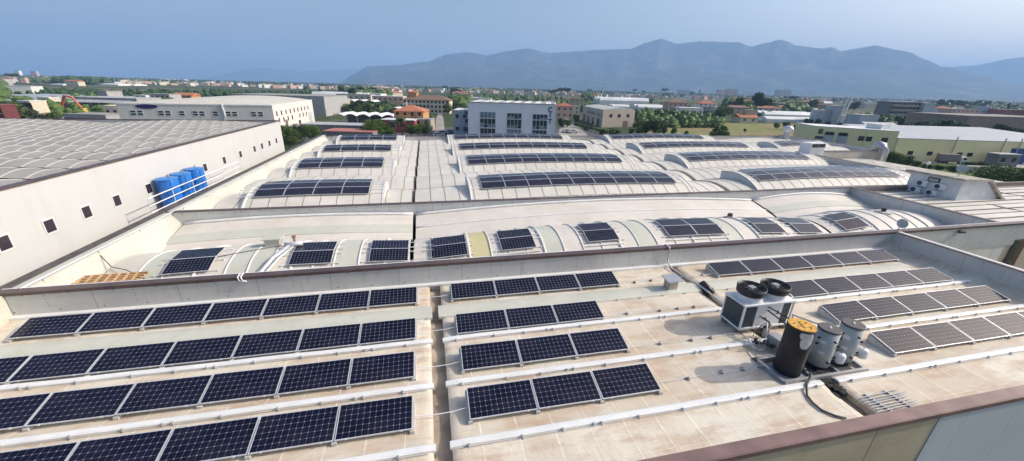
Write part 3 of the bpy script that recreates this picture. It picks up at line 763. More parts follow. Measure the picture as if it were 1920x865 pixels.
for q in ((12.25, 9.9, .5), (12.5, 9.98, .75), (12.75, 10.05, .68), (12.3, 9.65, .32), (12.0, 9.72, .28), (12.65, 10.25, .4), (12.2, 9.95, .2), (12.45, 9.45, .24)):
    mb = MB(); mb.lathe(Vector((q[0], q[1], Z0+q[2]))-O_, [(.055, -.06), (.065, 0), (.055, .06)], 10, M=Matrix.Rotation(random.random()*3, 3, 'X')); mb.box(Vector((q[0]+.06, q[1], Z0+q[2]+.06))-O_, (.14, .02, .02)); mb.build('valve', BLK, pw)
mb = MB(); mb.box(Vector((12.75, 9.55, Z0+.32))-O_, (.42, .55, .5), rz=.1); mb.build('buffer_box', M_GALV, pw, bevel=.02)
pipe([(14.0, 9.35, zz_+.02), (14.0, 9.35, zz_+1.05), (14.0, 9.5, zz_+1.1)], .025, GR)
# support frame with a sloping rail behind tanks
sf = empty('pipe_stand', (14.2, 9.2, Z0)); tag(sf, 'dark steel stand with a sloping rail between the tanks and the solar panels', 'stand')
for p_, q_ in (((-.55, .05, 0), (-.55, .05, .85)), ((.75, -.25, 0), (.75, -.25, .9)), ((-.35, .9, 0), (-.35, .9, 1.05))):
    mb = MB(); mb.tube([p_, q_], .025, 6); mb.build('post', M_GALV, sf)
mb = MB(); mb.tube([(-.35, .95, 1.05), (.75, -.4, .92)], .032, 6); mb.tube([(-.6, .05, .85), (-.3, .95, .9)], .03, 6); mb.tube([(-.55, .05, .8), (.4, .1, .78)], .025, 6); mb.build('rail', M_GALV, sf)
# roof vent box
vb = empty('roof_vent', (11.38, 14.38, Z0+.12)); tag(vb, 'square concrete vent with a tilted sheet metal cap near the gutter', 'vent')
mb = MB(); mb.box((0, 0, .25), (.46, .46, .5)); mb.build('shaft', mat('vent_stone', (.42, .38, .32), .85, 0, (5, .2)), vb)
mb = MB(); mb.box((0, .02, .56), (.80, .66, .05), M=Matrix.Rotation(R(6), 4, 'X')); mb.build('cap', M_GALV, vb)
# conductor holders and wires
holders = [(8.95, 15.36), (10.01, 15.36), (10.94, 15.38), (14.1, 15.5), (8.17, 12.77), (9.79, 12.74), (10.66, 12.72), (11.5, 12.7), (8.44, 10.62), (9.82, 10.6), (10.69, 10.58), (8.32, 8.73), (9.69, 8.79), (10.56, 8.77), (11.3, 8.75)]
hp = MB(); hp.lathe((0, 0, 0), [(.085, 0), (.08, .04), (.05, .075), (.02, .09)], 12); hp.box((0, 0, .1), (.05, .03, .03)); ho = hp.build('wire_weight', mat('weight_grey', (.24, .21, .19), .85, 0, (8, .2)))
for i, (x, y) in enumerate(holders[1:]):
    o = ho if i == 0 else ho.copy()
    if i: COL.objects.link(o)
    o.location = (x, y, z1(x, y)); rn = {15: 'farthest', 12: 'second farthest', 10: 'second nearest', 8: 'nearest'}[int(y)]
    same = [h for h in holders[1:] if int(h[1]) == int(y)]; k = sorted(same).index((x, y))
    tag(o, f'{ordn(k)} small grey concrete weight from the left on the {rn} lightning wire', 'wire weight', 'small weights holding the lightning wires')
for i, (y, xa, xb) in enumerate(((15.4, 9.05, 14.6), (12.75, 7.05, 12.6), (10.6, 7.05, 12.0), (8.75, 7.2, 11.4))):
    mb = MB(); xs_ = frange(xa, xb, .5); mb.tube([(x, y-.02+.01*math.sin(x*3), z1(x, y)+.10+.012*math.sin(x*4)) for x in xs_], .011, 5)
    tag(mb.build('lightning_wire', M_ALU), f'thin bare wire running right from the {["farthest", "second farthest", "second nearest", "nearest"][i]} row of the middle section', 'wire', 'thin lightning wires lying on the near roof')
# conductor crossing the gutters between left and middle sections
for i, y in enumerate(rowY):
    mb = MB(); mb.tube([(-.85, y+.42, Z0+.2), (-.3, y+.42, Z0+.12), (.3, y+.43, Z0+.13), (.75, y+.44, Z0+.2)], .014, 6)
    tag(mb.build('crossing_cable', M_WHITE), f'pale cable bridging the gutter at the {ROWN[i]} row of panels', 'cable', 'cables bridging the gutter between panel rows')
# conduit coming over the parapet and down the gutter
mb = MB(); mb.tube([(12.7, YP1+.3, ZT+.03), (12.7, YP1-.09, ZT+.02), (12.72, YP1-.1, ZT-.2), (12.74, YP1-.1, Z0+.35), (12.8, 16.4, Z0+.14), (12.9, 15.6, Z0+.09), (12.95, 14.2, Z0+.2), (12.98, 12.2, Z0+.1), (12.95, 11.3, Z0+.1)], .045, 8)
tag(mb.build('conduit', mat('conduit_grey', (.52, .54, .56), .5), smooth=True), 'grey conduit coming over the parapet and following the gutter to the chiller', 'pipe')
mb = MB(); mb.box((13.15, 13.95, Z0+.1), (.3, .5, .34), rz=.1); mb.tube([(13.15, 13.6, Z0+.1), (13.12, 14.3, Z0+.28)], .17, 10)
tag(mb.build('rubber_sleeve', M_BLACK, smooth=True), 'black rubber sleeve in the gutter beside the skylight strip', 'sleeve')
# broken black lump + hose + rods at the near gutter
mb = MB(); random.seed(3)
for k in range(26):
    x, y = 13.05+random.uniform(-.28, .25), 7.75+random.uniform(-.55, .35); s_ = random.uniform(.12, .26)
    mb.box((x, y, Z0-.05+random.uniform(-.1, .1)), (s_, s_, s_*.7), rz=random.random()*3, M=None)
tag(mb.build('torn_membrane', mat('torn_black', (.02, .02, .022), .95, 0, (6, .5), .8)), 'ragged black torn membrane lying in the gutter below the tanks', 'debris')
mb = MB(); mb.tube([(12.75, 8.1, Z0+.12), (12.45, 7.85, Z0+.15), (12.0, 7.6, Z0+.18), (11.72, 7.3, Z0+.05), (11.6, 7.0, Z0+.05), (11.6, 6.7, Z0+.05), (11.8, 6.45, Z0+.05), (12.05, 6.3, Z0+.05)], .035, 8)
tag(mb.build('hose', mat('hose_dark', (.05, .05, .055), .6), smooth=True), 'dark rubber hose curling from the tanks towards the front edge', 'hose')
rp = empty('rod_pile', (14.15, 6.55, Z0)); tag(rp, 'pile of grey metal rods lying near the front edge', 'rods')
for k in range(7):
    mb = MB(); yy = -.22+k*.095; xo = random.uniform(-.15, .15); mb.tube([(-.85+xo-.03*k*0, yy-.05, .07+.01*(k % 2)), (.9+xo, yy+random.uniform(-.03, .05), .07)], .018, 6); mb.build('rod', M_GALV, rp)
for x in (-.4, .45):
    mb = MB(); mb.box((x, .05, .035), (.06, .8, .05), rz=.12); mb.build('batten', M_GALV, rp)
# ---- middle roof details
vb = empty('roof_vent', (-8.75, 21.9, z2(-8.75, 21.9))); tag(vb, 'pale box vent with grille standing on the middle roof skylight', 'vent')
mb = MB(); mb.box((0, 0, .2), (.75, .6, .42)); mb.box((0, 0, .45), (.95, .8, .06)); mb.build('box', M_GREEN, vb)
mb = MB(); mb.box((.38, 0, .2), (.02, .45, .3)); mb.build('grille', M_GREY, vb)
vb = empty('flue_pipe', (-7.6, 21.0, z2(-7.6, 21.0))); tag(vb, 'short flue pipe with brown cowl and grey duct on the middle roof', 'flue')
mb = MB(); mb.lathe((.1, .35, 0), [(.06, 0), (.06, .55), (.11, .56), (.11, .66)], 12); mb.build('stack', mat('rust_brown', (.28, .15, .10), .8), vb)
mb = MB(); mb.tube([(-.35, .1, .25), (.55, .15, .28)], .13, 12); mb.build('elbow', M_ALU, vb, smooth=True)
mb = MB(); mb.tube([(-.1, .1, .2), (-.6, -1.0, .0), (-.95, -2.0, -.38), (-1.05, -2.6, -.5)], .10, 10); mb.tube([(.1, .1, .15), (-.35, -1.0, -.05), (-.7, -2.0, -.4), (-.85, -2.6, -.52)], .07, 10); mb.build('duct', M_ALU, vb, smooth=True)
pl = empty('plank_stack', (-14.85, 19.2, -8.88)); tag(pl, 'small stack of orange wooden boards behind the parapet at far left', 'planks')
for k in range(4):
    mb = MB(); mb.box((0, -.35+.24*k, .06), (2.6, .1, .1), rz=.02); mb.build('board', mat('orange_wood', (.44, .26, .12), .8, 0, (4, .25)), pl)
for k in range(7):
    mb = MB(); mb.box((-1.15+.36*k, .0, .1), (.10, .9, .03), rz=.3); mb.build('slat', mat('pale_wood', (.55, .37, .2), .8, 0, (4, .2)), pl)
def dish(loc, r, az, mount, label, pole=None):
    d = empty('satellite_dish', loc, az); tag(d, label, 'satellite dish')
    Mx = Matrix.Rotation(R(-65), 3, 'X').to_3x3(); mb = MB(); mb.lathe((0, 0, mount), [(.01, .0), (r*.5, .03*r/.3), (r*.8, .09*r/.3), (r, .15*r/.3)], 20, 0, False, M=Matrix.Rotation(R(65), 3, 'X')); mb.build('reflector', mat('dish_grey', (.45, .46, .47), .5), d, smooth=True)
    mb = MB(); mb.tube([(0, 0, 0), (0, 0, mount)], .02, 6); mb.build('mast', M_GALV, d)
    mb = MB(); mb.tube([(0, 0, mount-.1), (0, -r*1.1, mount+r*.2)], .012, 5); mb.box((0, -r*1.1, mount+r*.25), (.06, .06, .08)); mb.build('feed_arm', M_GALV, d)
    if pole: mb = MB(); mb.tube([(-.05, .05, 0), (-.05, .05, pole)], .015, 6); mb.build('antenna_rod', M_GALV, d)
dish((29.6, 17.0, ZT), .3, R(-35), .42, 'small grey satellite dish at the parapet corner', .85)
vb = empty('roof_vent', (34.5, 21.2, z2(34.5, 21.2))); tag(vb, 'low round vent with dark spout on the right end of the middle roof', 'vent')
mb = MB(); mb.lathe((0, 0, 0), [(.55, 0), (.5, .08), (.15, .12)], 20); mb.build('base', M_CONC, vb); mb = MB(); mb.lathe((0, 0, .1), [(.15, 0), (.15, .28)], 14); mb.build('spout', M_BLACK, vb)
vb = empty('junction_box', (21.6, 22.4, z2(21.6, 22.4))); tag(vb, 'small dark box beside the eighth panel group on the middle roof', 'box')
mb = MB(); mb.box((0, 0, .2), (.28, .2, .28)); mb.build('case', M_BLACK, vb); mb = MB(); mb.box((-.1, 0, .04), (.6, .3, .07)); mb.build('foot', M_CONCD, vb)
# loose cables on the middle roof left
mb = MB(); mb.tube([(-17.0, 21.9, -8.1), (-16.6, 21.3, -8.2), (-15.6, 20.5, -8.8), (-14.6, 19.9, -8.75), (-13.6, 19.3, -9.0), (-12.6, 18.4, -9.3), (-11.5, 17.9, -9.35)], .02, 6)
tag(mb.build('loose_cable', M_BLACK), 'dark loose cable hanging from the left wall across the middle roof', 'cable')
for i, (xa, ya, xb, yb) in enumerate(((-14.9, 17.8, -11.2, 19.2), (-11.0, 20.6, -7.2, 21.8))):
    mb = MB(); mb.tube([(xa+(xb-xa)*t, ya+(yb-ya)*t, z2(xa+(xb-xa)*t, ya+(yb-ya)*t)+.06) for t in (0, .2, .4, .6, .8, 1)], .018, 5)
    tag(mb.build('loose_cable', M_BLACK), ['thin dark cable lying behind the parapet near the orange boards', 'thin dark cable running to the box vent on the middle roof'][i], 'cable')
mb = MB(); 
for z_, y_ in ((.13, 20.45), (.1, 20.0), (.13, 19.65), (.14, 21.2)): pass
for i, y_ in enumerate((19.62, 20.2, 20.7, 21.3)):
    mb = MB(); mb.tube([(x, y_, max(z2(x, y_), -9.4)+.16) for x in (-1.2, -.9, -.3, .0)], .014, 5)
    tag(mb.build('crossing_cable', M_ALU), f'{["nearest", "second", "third", "farthest"][i]} thin rail crossing the dark joint on the middle roof', 'rail', 'rails crossing the joint on the middle roof')
mb = MB(); mb.box((34.8, YP1-.14, -8.36), (.5, .2, .1)); mb.box((34.8, YP1-.03, -8.3), (.1, .1, .12)); tag(mb.build('wall_lamp', M_BLACK), 'small dark lamp under the coping of the cream side facade', 'lamp')
# sheathing cable over the parapet
mb = MB()
for dx in (0, .12): mb.tube([(-8.45+dx, YP1+.42, ZT-.1), (-8.42+dx, YP1+.2, ZT+.04), (-8.4+dx, YP1-.07, ZT+.02), (-8.36+dx, YP1-.08, ZT-.16), (-8.2+dx, YP1-.07, ZT-.22)], .03, 6)
tag(mb.build('cable_loop', M_WHITE, smooth=True), 'two white cables looped over the near parapet coping on the left', 'cable')
# ================================================================== LEFT BUILDING with tanks and railing
lb = empty('warehouse', (-19, 20, GZ)); tag(lb, 'large white warehouse with grey ribbed arched roof filling the left edge', 'building')
L0 = Vector((-19, 20, GZ))
def part(mb, nm, m, par=lb, off=L0, **k):
    mb.v = [tuple(Vector(v)-off) for v in mb.v]; return mb.build(nm, m, par, **k)
Lx0, Ly0, Ly1, Lt = -82, 3, 56.9, -4.95
mb = MB(); mb.bb(-19.25, -19, Ly0, Ly1, GZ, Lt); part(mb, 'wall', M_LEFTW)
mb = MB(); mb.bb(Lx0, -19.25, Ly1-.25, Ly1, GZ, Lt); part(mb, 'wall', M_LEFTW)
mb = MB(); mb.bb(-19.3, -18.93, Ly0, Ly1+.1, Lt, Lt+.09); mb.bb(Lx0, -19.3, Ly1-.3, Ly1+.1, Lt, Lt+.09); part(mb, 'roof_edge', M_COP)
PL = 2.72; YL0 = 22.5-PL*7
def zL(x, y):
    u = ((y-YL0) % PL)/PL; bx = ((x+19.3) % -18.5)/-18.5 if False else (((-19.3-x) % 18.5)/18.5)
    return Lt-.62+.26*(1-(2*u-1)**2)+.42*(1-(2*bx-1)**2)
mb = MB(); xs = frange(Lx0, -19.3, 1.15); ys = []
y = YL0
while y < Ly1:
    ys += [y+t for t in (0, .12, .45, .9, 1.36, 1.82, 2.27, 2.6)]; y += PL
ys = [y for y in ys if Ly0+5 < y < Ly1-.3]+[Ly1-.3]
mb.grid(xs, ys, zL)
for x in xs[1:-1]: seamstrip(mb, x, ys, zL, .032, .03, 1)
part(mb, 'roof_vaults', [M_GREY, mat('pale_rib', (.49, .475, .445), .7)])
mb = MB(); y = YL0
while y < Ly1-1:
    if y > Ly0+6: mb.tube([(x, y, zL(x, y)-.0+.02) for x in xs], .075, 5)
    y += PL
part(mb, 'roof_valley', M_DARK)
M_WDG = mat('dark_window', (.035, .03, .04), .2)
for y in (17.9, 20.19, 22.47, 24.76, 27.05, 30.0, 37.29, 40.72, 44.16, 47.69, 49.8, 52.1, 54.46):
    mb = MB(); s_ = .34
    mb.bb(-19.0, -18.965, y-s_, y+s_, -7.18-.38, -7.18-.31); mb.bb(-19.0, -18.965, y-s_, y+s_, -7.18+.31, -7.18+.38)
    mb.bb(-19.0, -18.966, y-s_, y-s_+.07, -7.18-.31, -7.18+.31); mb.bb(-19.0, -18.966, y+s_-.07, y+s_, -7.18-.31, -7.18+.31)
    o = part(mb, 'window', M_FRAME); mb = MB(); mb.bb(-18.995, -18.985, y-s_+.07, y+s_-.07, -7.49, -6.87); part(mb, 'pane', M_WDG, o)
mb = MB(); mb.lathe((-18.97, 33.2, -8.2), [(.05, -.02), (.05, .03)], 10); part(mb, 'wall_spout', M_CONCD)
# tank ledge
mb = MB(); mb.bb(-18.98, -17.42, 28.8, 40.3, -9.6, -8.86); tag(mb.build('tank_ledge', M_CONC), 'concrete ledge between the white wall and the gutter, carrying the blue tanks', 'ledge')
M_BLUE = mat('blue_plastic', (.016, .15, .50), .35, 0, (1.2, .12)); 
bt = empty('water_barrel', (0, 0, 0))
mb = MB(); Rb = .63; mb.lathe((0, 0, 0), [(Rb-.02, 0), (Rb, .08), (Rb-.01, .55), (Rb+.008, .62), (Rb-.01, .70), (Rb-.01, 1.3), (Rb+.008, 1.37), (Rb-.01, 1.45), (Rb-.01, 2.05), (Rb-.03, 2.16)], 48); b_ = mb.build('body', M_BLUE, bt)
for p_ in b_.data.polygons: p_.use_smooth = len(p_.vertices) == 4
mb = MB(); mb.lathe((0, 0, 2.15), [(Rb+.02, 0), (Rb+.025, .08), (Rb-.05, .10), (.3, .15), (.1, .16)], 48); mb.build('lid', mat('blue_lid', (.03, .19, .55), .35), bt)
mb = MB(); mb.lathe((.1, .15, 2.3), [(.05, 0), (.05, .16), (.03, .17)], 10); mb.lathe((-.4, -.2, 2.27), [(.07, 0), (.07, .05)], 10); mb.build('valve', mat('valve_grey', (.3, .32, .36), .5), bt)
mb = MB(); mb.tube([(Rb*.72, -Rb*.72, .05), (Rb*.72, -Rb*.72, 2.1), (Rb*.5, -Rb*.5, 2.3)], .03, 6); mb.build('pipe', M_BLUE, bt); reg(bt)
for i, y in enumerate((30.7, 32.3, 34.1)):
    o = spawn(bt, USED, (-18.2, y, -8.86), (0, 0, .15*i)); tag(o, ['nearest and leftmost', 'middle', 'farthest and rightmost'][i]+' of the three big blue water barrels by the white wall', 'water tank', 'blue water barrels')
rl = empty('railing', (-17.42, 27.55, -8.14)); tag(rl, 'white pipe railing in front of the blue barrels', 'railing')
for i, y in enumerate((28.1, 30.6, 33.1, 35.5, 38.1, 40.7)):
    mb = MB(); mb.tube([(0, y-28.5, -.2), (0, y-28.5, 1.02)], .024, 6); mb.box((0, y-28.5, -.02), (.14, .14, .03)); mb.build('post', M_ALU, rl)
for z_ in (.08, .52, 1.0):
    mb = MB(); mb.tube([(.012, -.45, z_), (.012, 12.3, z_)], .034, 6); mb.build('rail', M_WHITE, rl)
# ================================================================== RIGHT SIDE: stair tower, HVAC, ducts
TX, TY = 45.9, 23.3
st = empty('stair_tower', (TX, TY, zl)); tag(st, 'small white stair tower with sloped roof slab and four air conditioners', 'building')
M_PLW = mat('white_plaster', (.66, .66, .66), .8, 0, (1.0, .12))
# face facing -X : Y from TY to TY+3.9, height 1.9 ; face facing -Y slopes down to the right
mb = MB(); prof = [(0, 0), (5.4, 0), (3.0, 1.72), (0, 1.85)]
a = [(x, 0, z) for x, z in prof]; b = [(x, 3.9, z) for x, z in prof]
mb.poly(a); mb.poly(b[::-1]); 
for i in range(4): j = (i+1) % 4; mb.quad(a[j], a[i], b[i], b[j])
mb.build('wall', M_PLW, st)
mb = MB(); prof = [(-.35, 1.87), (3.05, 1.74), (5.5, -.02), (5.9, -.02), (5.9, .1), (5.6, .12), (3.15, 1.90), (-.35, 2.03)]
a = [(x, -.25, z) for x, z in prof]; b = [(x, 4.2, z) for x, z in prof]; mb.poly(a[::-1]); mb.poly(b)
for i in range(len(prof)): j = (i+1) % len(prof); mb.quad(a[i], a[j], b[j], b[i])
mb.build('roof', mat('weathered_slab', (.36, .33, .28), .9, 0, (2, .3)), st)
mb = MB(); mb.box((-.02, 2.0, 1.45), (.05, .9, .45)); wn = mb.build('window', M_BLACK, st); mb = MB(); mb.box((-.05, 2.0, 1.45), (.02, .72, .3)); mb.build('pane', mat('pane_grey', (.35, .36, .36), .3), wn)
ac = empty('air_conditioner', (0, 0, 0)); mb = MB(); mb.box((-.16, 0, .28), (.3, .82, .54)); mb.build('case', M_CHW, ac, bevel=.015)
mb = MB(); Mx = Matrix.Rotation(R(-90), 3, 'Y'); mb.lathe((-.312, .14, .28), [(.21, 0), (.21, .01)], 20, M=Mx); mb.build('fan_well', M_BLACK, ac)
mb = MB(); 
for r in (.07, .14, .2): mb.tube([(-.328, .14+math.cos(a)*r, .28+math.sin(a)*r) for a in [q*PI/8 for q in range(17)]], .006, 4)
mb.build('fan_grille', M_GALV, ac); mb = MB(); mb.box((-.16, 0, -.03), (.34, .7, .04)); mb.build('bracket', M_GALV, ac); reg(ac)
k = 0
for z_, yy_ in ((.72, (2.65, 1.3)), (.04, (2.95, 1.7))):
    for y_ in yy_:
        o = spawn(ac, USED, (TX-.003, TY+y_, zl+z_)); tag(o, f'{"upper" if z_ > .5 else "lower"} {"left" if y_ > 2.2 else "right"} air conditioner of the four on the stair tower wall', 'air conditioner', 'air conditioners on the stair tower'); k += 1
dish((TX+1.0, TY+1.0, zl+1.95), .36, R(-60), .7, 'white satellite dish on the stair tower roof', 1.25)
# roof ventilation unit with dark louvres
hv = empty('ventilation_unit', (54.9, 45.2, ZT+.55)); tag(hv, 'white double ventilation unit with black louvres at the far roof edge', 'ventilation unit')
mb = MB(); mb.box((0, 0, .0), (2.5, 1.8, 2.1)); mb.build('case', M_CHW, hv, bevel=.02)
for x in (-.6, .6):
    mb = MB(); mb.box((x, -.91, .72), (1.1, .05, .5)); mb.build('louvre', M_BLACK, hv); mb = MB(); mb.box((x, -.908, -.2), (1.08, .03, 1.15)); mb.build('panel', M_ALU, hv)
dp = empty('air_duct', (70.6, 47.0, ZT)); tag(dp, 'fat grey air duct hooked over the beige annexe wall', 'duct')
mb = MB(); mb.tube([(0, -.55, -6), (0, -.55, .3), (0, -.3, .75), (0, .15, .85), (0, .6, .7), (0, .75, .3), (0, .75, -.4)], .62, 18); mb.build('pipe', M_GALV, dp, smooth=True)
cw = empty('cowl_vent', (71.0, 64.5, -8.5)); cw.scale = (.72, .72, .72); tag(cw, 'silver round headed cowl vent standing at the back of the far roof', 'vent')
mb = MB(); mb.lathe((0, 0, 0), [(.7, 0), (.7, 1.9)], 16); mb.build('shaft', M_GALV, cw); mb = MB(); mb.lathe((0, 0, 1.9), [(.8, 0), (1.25, .5), (1.35, 1.0), (1.1, 1.5), (.5, 1.75), (.05, 1.8)], 20); mb.build('head', M_ALU, cw, smooth=True)
lp = empty('globe_lamp', (56.0, 32.0, ZT)); tag(lp, 'small white globe lamp on a short pole right of the arched roof', 'lamp')
mb = MB(); mb.tube([(0, 0, -.5), (0, 0, .9)], .03, 6); mb.build('pole', M_GALV, lp); mb = MB(); mb.lathe((0, 0, .9), [(.02, 0), (.16, .08), (.2, .2), (.14, .33), (.02, .38)], 14); mb.build('globe', M_WHITE, lp, smooth=True)
# flat low roof right of the far roof
lr = empty('low_annexe', (62, 38, GZ)); tag(lr, 'low flat roofed annexe with pale roof behind the stair tower', 'building')
mb = MB(); mb.bb(-6.9, 6, -10.4, 9, 0, 8.0); mb.build('wall', M_CREAMW, lr); mb = MB(); mb.bb(-7.0, 6.2, -10.5, 9.1, 8.0, 8.25); mb.build('roof', mat('pale_felt', (.45, .43, .38), .9, 0, (1, .25)), lr)
# ================================================================== GROUND, FIELDS, ROADS
random.seed(11)
g = NT('plain_ground', .95, .2)
vo = g.t.nodes.new('ShaderNodeTexVoronoi'); vo.inputs['Scale'].default_value = .011; g.L(g.tc.outputs['Object'], vo.inputs['Vector'])
cs = g.sep(vo.outputs['Color']); n1 = g.noise(.012, 8, .65); n2 = g.noise(.16, 6, .6)
c = g.mix(g.ramp(cs[0], .2, .8), (.042, .068, .024), (.085, .10, .04)); c = g.mix(g.ramp(cs[1], .72, .78), c, (.17, .145, .095))
c = g.mix(g.ramp(n1, .5, .62), c, (.045, .065, .030)); c = g.mix(g.M('MULTIPLY', g.ramp(n2, .45, .7), .6), c, (.035, .05, .022)); g.col(c)
mb = MB(); E = 15500; mb.quad((-E, -3000, GZ), (E, -3000, GZ), (E, E, GZ), (-E, E, GZ)); tag(mb.build('ground', g.m), kind='structure')
def patch(name, pts, m, dz=.02, kind='structure', label=None):
    mb = MB(); P = [G(*p) for p in pts]; mb.poly([(p.x, p.y, GZ+dz) for p in P]); o = mb.build(name, m)
    if mb.f and o.data.polygons[0].normal.z < 0: o.data.flip_normals()
    return tag(o, label, kind=kind)
fm = NT('dry_grass', .95, .2); a = fm.noise(.05, 8, .65); b = fm.noise(.5, 8, .7, mapping=(1, .35, 1))
c = fm.mix(fm.ramp(a, .42, .58), (.23, .23, .075), (.29, .21, .12)); c = fm.mix(fm.ramp(b, .42, .66), c, (.11, .15, .04)); fm.col(c)
patch('field', [(1205, 252), (1520, 262), (1515, 233), (1400, 231), (1300, 224), (1215, 222)], fm.m, .02)
gm = NT('green_grass', .95, .2); b = gm.noise(.8, 8, .7); gm.col(gm.mix(gm.ramp(b, .35, .7), (.055, .10, .02), (.12, .17, .04)))
patch('grass_strip', [(1560, 330), (2050, 420), (2050, 306), (1750, 300), (1640, 300)], gm.m, .03)
asph = mat('asphalt', (.085, .085, .09), .9, 0, (.3, .2)); dust = mat('pale_yard', (.30, .28, .25), .9, 0, (.1, .25))
patch('yard', [(560, 290), (1150, 290), (1130, 242), (1040, 236), (860, 238), (700, 244), (560, 246)], asph, .03)
patch('road', [(815, 262), (835, 262), (832, 225), (828, 212), (822, 212), (817, 225)], dust, .05)
patch('road', [(1045, 262), (1110, 262), (1075, 228), (1052, 214), (1046, 214), (1052, 230)], dust, .05)
patch('yard', [(1665, 303), (2000, 318), (2000, 292), (1690, 284)], dust, .05)
patch('yard', [(100, 240), (560, 246), (560, 225), (100, 215)], mat('grey_yard', (.22, .21, .2), .9, 0, (.1, .2)), .025)
hed = mat('crop_green', (.035, .085, .035), .95, 0, (.03, .35))
for i, (pts, m) in enumerate((([(0, 181), (0, 171), (300, 171), (640, 176), (640, 184), (300, 181)], hed),)):
    patch('field', pts, m, .04)
# ================================================================== MOUNTAINS
from mathutils import noise as mnoise
def ridge_mesh(name, pix, R0, Rf, Rb, m, seed, base=0.0, ext=True):
    pts = []
    for x, y in pix:
        d = ray(x, y); pts.append((math.atan2(d.x, d.y), math.atan2(d.z, math.hypot(d.x, d.y))))
    a0, a1 = pts[0][0], pts[-1][0]; N = 420; NR = 46
    def el(a):
        for p, q in zip(pts[:-1], pts[1:]):
            if p[0] <= a <= q[0]:
                t = (a-p[0])/(q[0]-p[0]); t2 = t*t*(3-2*t)*.5+t*.5; return p[1]+(q[1]-p[1])*t2
        return 0
    mb = MB()
    for i in range(N+1):
        a = a0+(a1-a0)*i/N; h = (R0*math.tan(el(a))-GZ)
        h += 7*mnoise.fractal(Vector((a*120, seed, 0)), 1, 2, 4)
        for j in range(NR+1):
            s = j/NR
            if s < .7: t = s/.7; r = Rf+(R0-Rf)*t; sh = t**1.35
            else: t = (1-s)/.3; r = R0+(Rb-R0)*(1-t); sh = t
            x, y = r*math.sin(a), r*math.cos(a); g_ = 4*t*(1-t) if s < .7 else 0
            nn = mnoise.ridged_multi_fractal(Vector((x/900, y/900, seed)), 1, 2.1, 5, 1, 2) if g_ > 0 else 0
            z = h*sh*(1-.62*g_*max(0, min(1, nn*.35)))
            edge = min(1, i/8, (N-i)/8)
            mb.v.append((x, y, GZ-2+max(z, 0)*edge))
    for i in range(N):
        for j in range(NR):
            k = i*(NR+1)+j; mb.f.append((k, k+NR+1, k+NR+2, k+1)); mb.mi.append(0)
    return tag(mb.build(name, m, smooth=True), kind='structure')
mm = NT('mountain_forest', .95, .1); a = mm.noise(.004, 8, .65); b = mm.noise(.0022, 10, .7, mapping=(1, 1, .4))
geo = mm.t.nodes.new('ShaderNodeNewGeometry')
c = mm.mix(mm.ramp(a, .4, .65), (.018, .028, .02), (.085, .09, .06)); c = mm.mix(mm.ramp(b, .57, .68, 0, .5), c, (.32, .30, .27)); mm.col(c)
main = [(628, 158), (645, 150), (660, 140), (690, 124), (740, 122), (800, 115), (840, 101), (880, 97), (912, 103), (950, 95), (990, 90), (1030, 98), (1080, 95), (1130, 92), (1180, 91), (1215, 78), (1240, 71), (1270, 81), (1310, 76), (1385, 78), (1408, 86), (1440, 79), (1462, 73), (1500, 85), (1545, 90), (1558, 87), (1578, 95), (1610, 89), (1640, 84), (1700, 95), (1735, 110), (1772, 125), (1830, 140), (1930, 160), (2060, 185)]
ridge_mesh('mountain_ridge', main, 7500, 5200, 9000, mm.m, 1.3)
ridge_mesh('mountain_ridge', [(1560, 160), (1650, 135), (1740, 127), (1772, 126), (1800, 124), (1830, 121), (1850, 118), (1880, 111), (1920, 106), (2000, 98), (2120, 108), (2300, 150)], 10500, 8800, 12200, mm.m, 4.7)
ridge_mesh('hills', [(380, 146), (430, 138), (455, 131), (480, 127), (505, 128), (530, 131), (560, 133), (600, 132), (640, 129), (700, 132), (760, 150)], 13200, 12000, 14600, mm.m, 7.1)
ridge_mesh('hills', [(1430, 178), (1500, 175), (1560, 177), (1650, 181), (1750, 183), (1850, 185), (1960, 187), (2100, 192)], 4300, 3600, 4800, mat('hill_green', (.03, .045, .03), .95), 2.2)
# ================================================================== TREES
def leafmat(name, c1, c2):
    n = NT(name, .65, .25); oi = n.t.nodes.new('ShaderNodeObjectInfo'); nz_ = n.noise(.9, 3)
    c = n.mix(n.ramp(nz_, .3, .7), c1, c2); c = n.mix(n.M('MULTIPLY', oi.outputs['Random'], .45), c, tuple(v*.55 for v in c1)); n.col(c)
    n.b.inputs['Subsurface Weight'].default_value = 0
    return n.m
LG = leafmat('leaves_green', (.055, .105, .026), (.12, .175, .045)); LD = leafmat('leaves_dark', (.028, .060, .024), (.065, .11, .038)); LB = leafmat('leaves_bright', (.075, .14, .02), (.15, .22, .045))
LO = leafmat('leaves_olive', (.07, .085, .04), (.12, .13, .06)); BARK = mat('bark', (.10, .075, .055), .9, 0, (4, .3))
def leaves(mb, c, rad, n, s, rnd):
    for _ in range(n):
        while True:
            p = Vector((rnd.uniform(-1, 1), rnd.uniform(-1, 1), rnd.uniform(-1, 1)))
            if .35 < p.length < 1: break
        q = Vector(c)+Vector((p.x*rad[0], p.y*rad[1], p.z*rad[2]))
        u = Vector((rnd.gauss(0, 1), rnd.gauss(0, 1), rnd.gauss(0, 1))).normalized(); v = u.orthogonal().normalized(); k = s*rnd.uniform(.6, 1.3)
        v2 = u.cross(v); v = v*k; v2 = v2*k*.6; mb.quad(q-v, q-v2, q+v, q+v2)
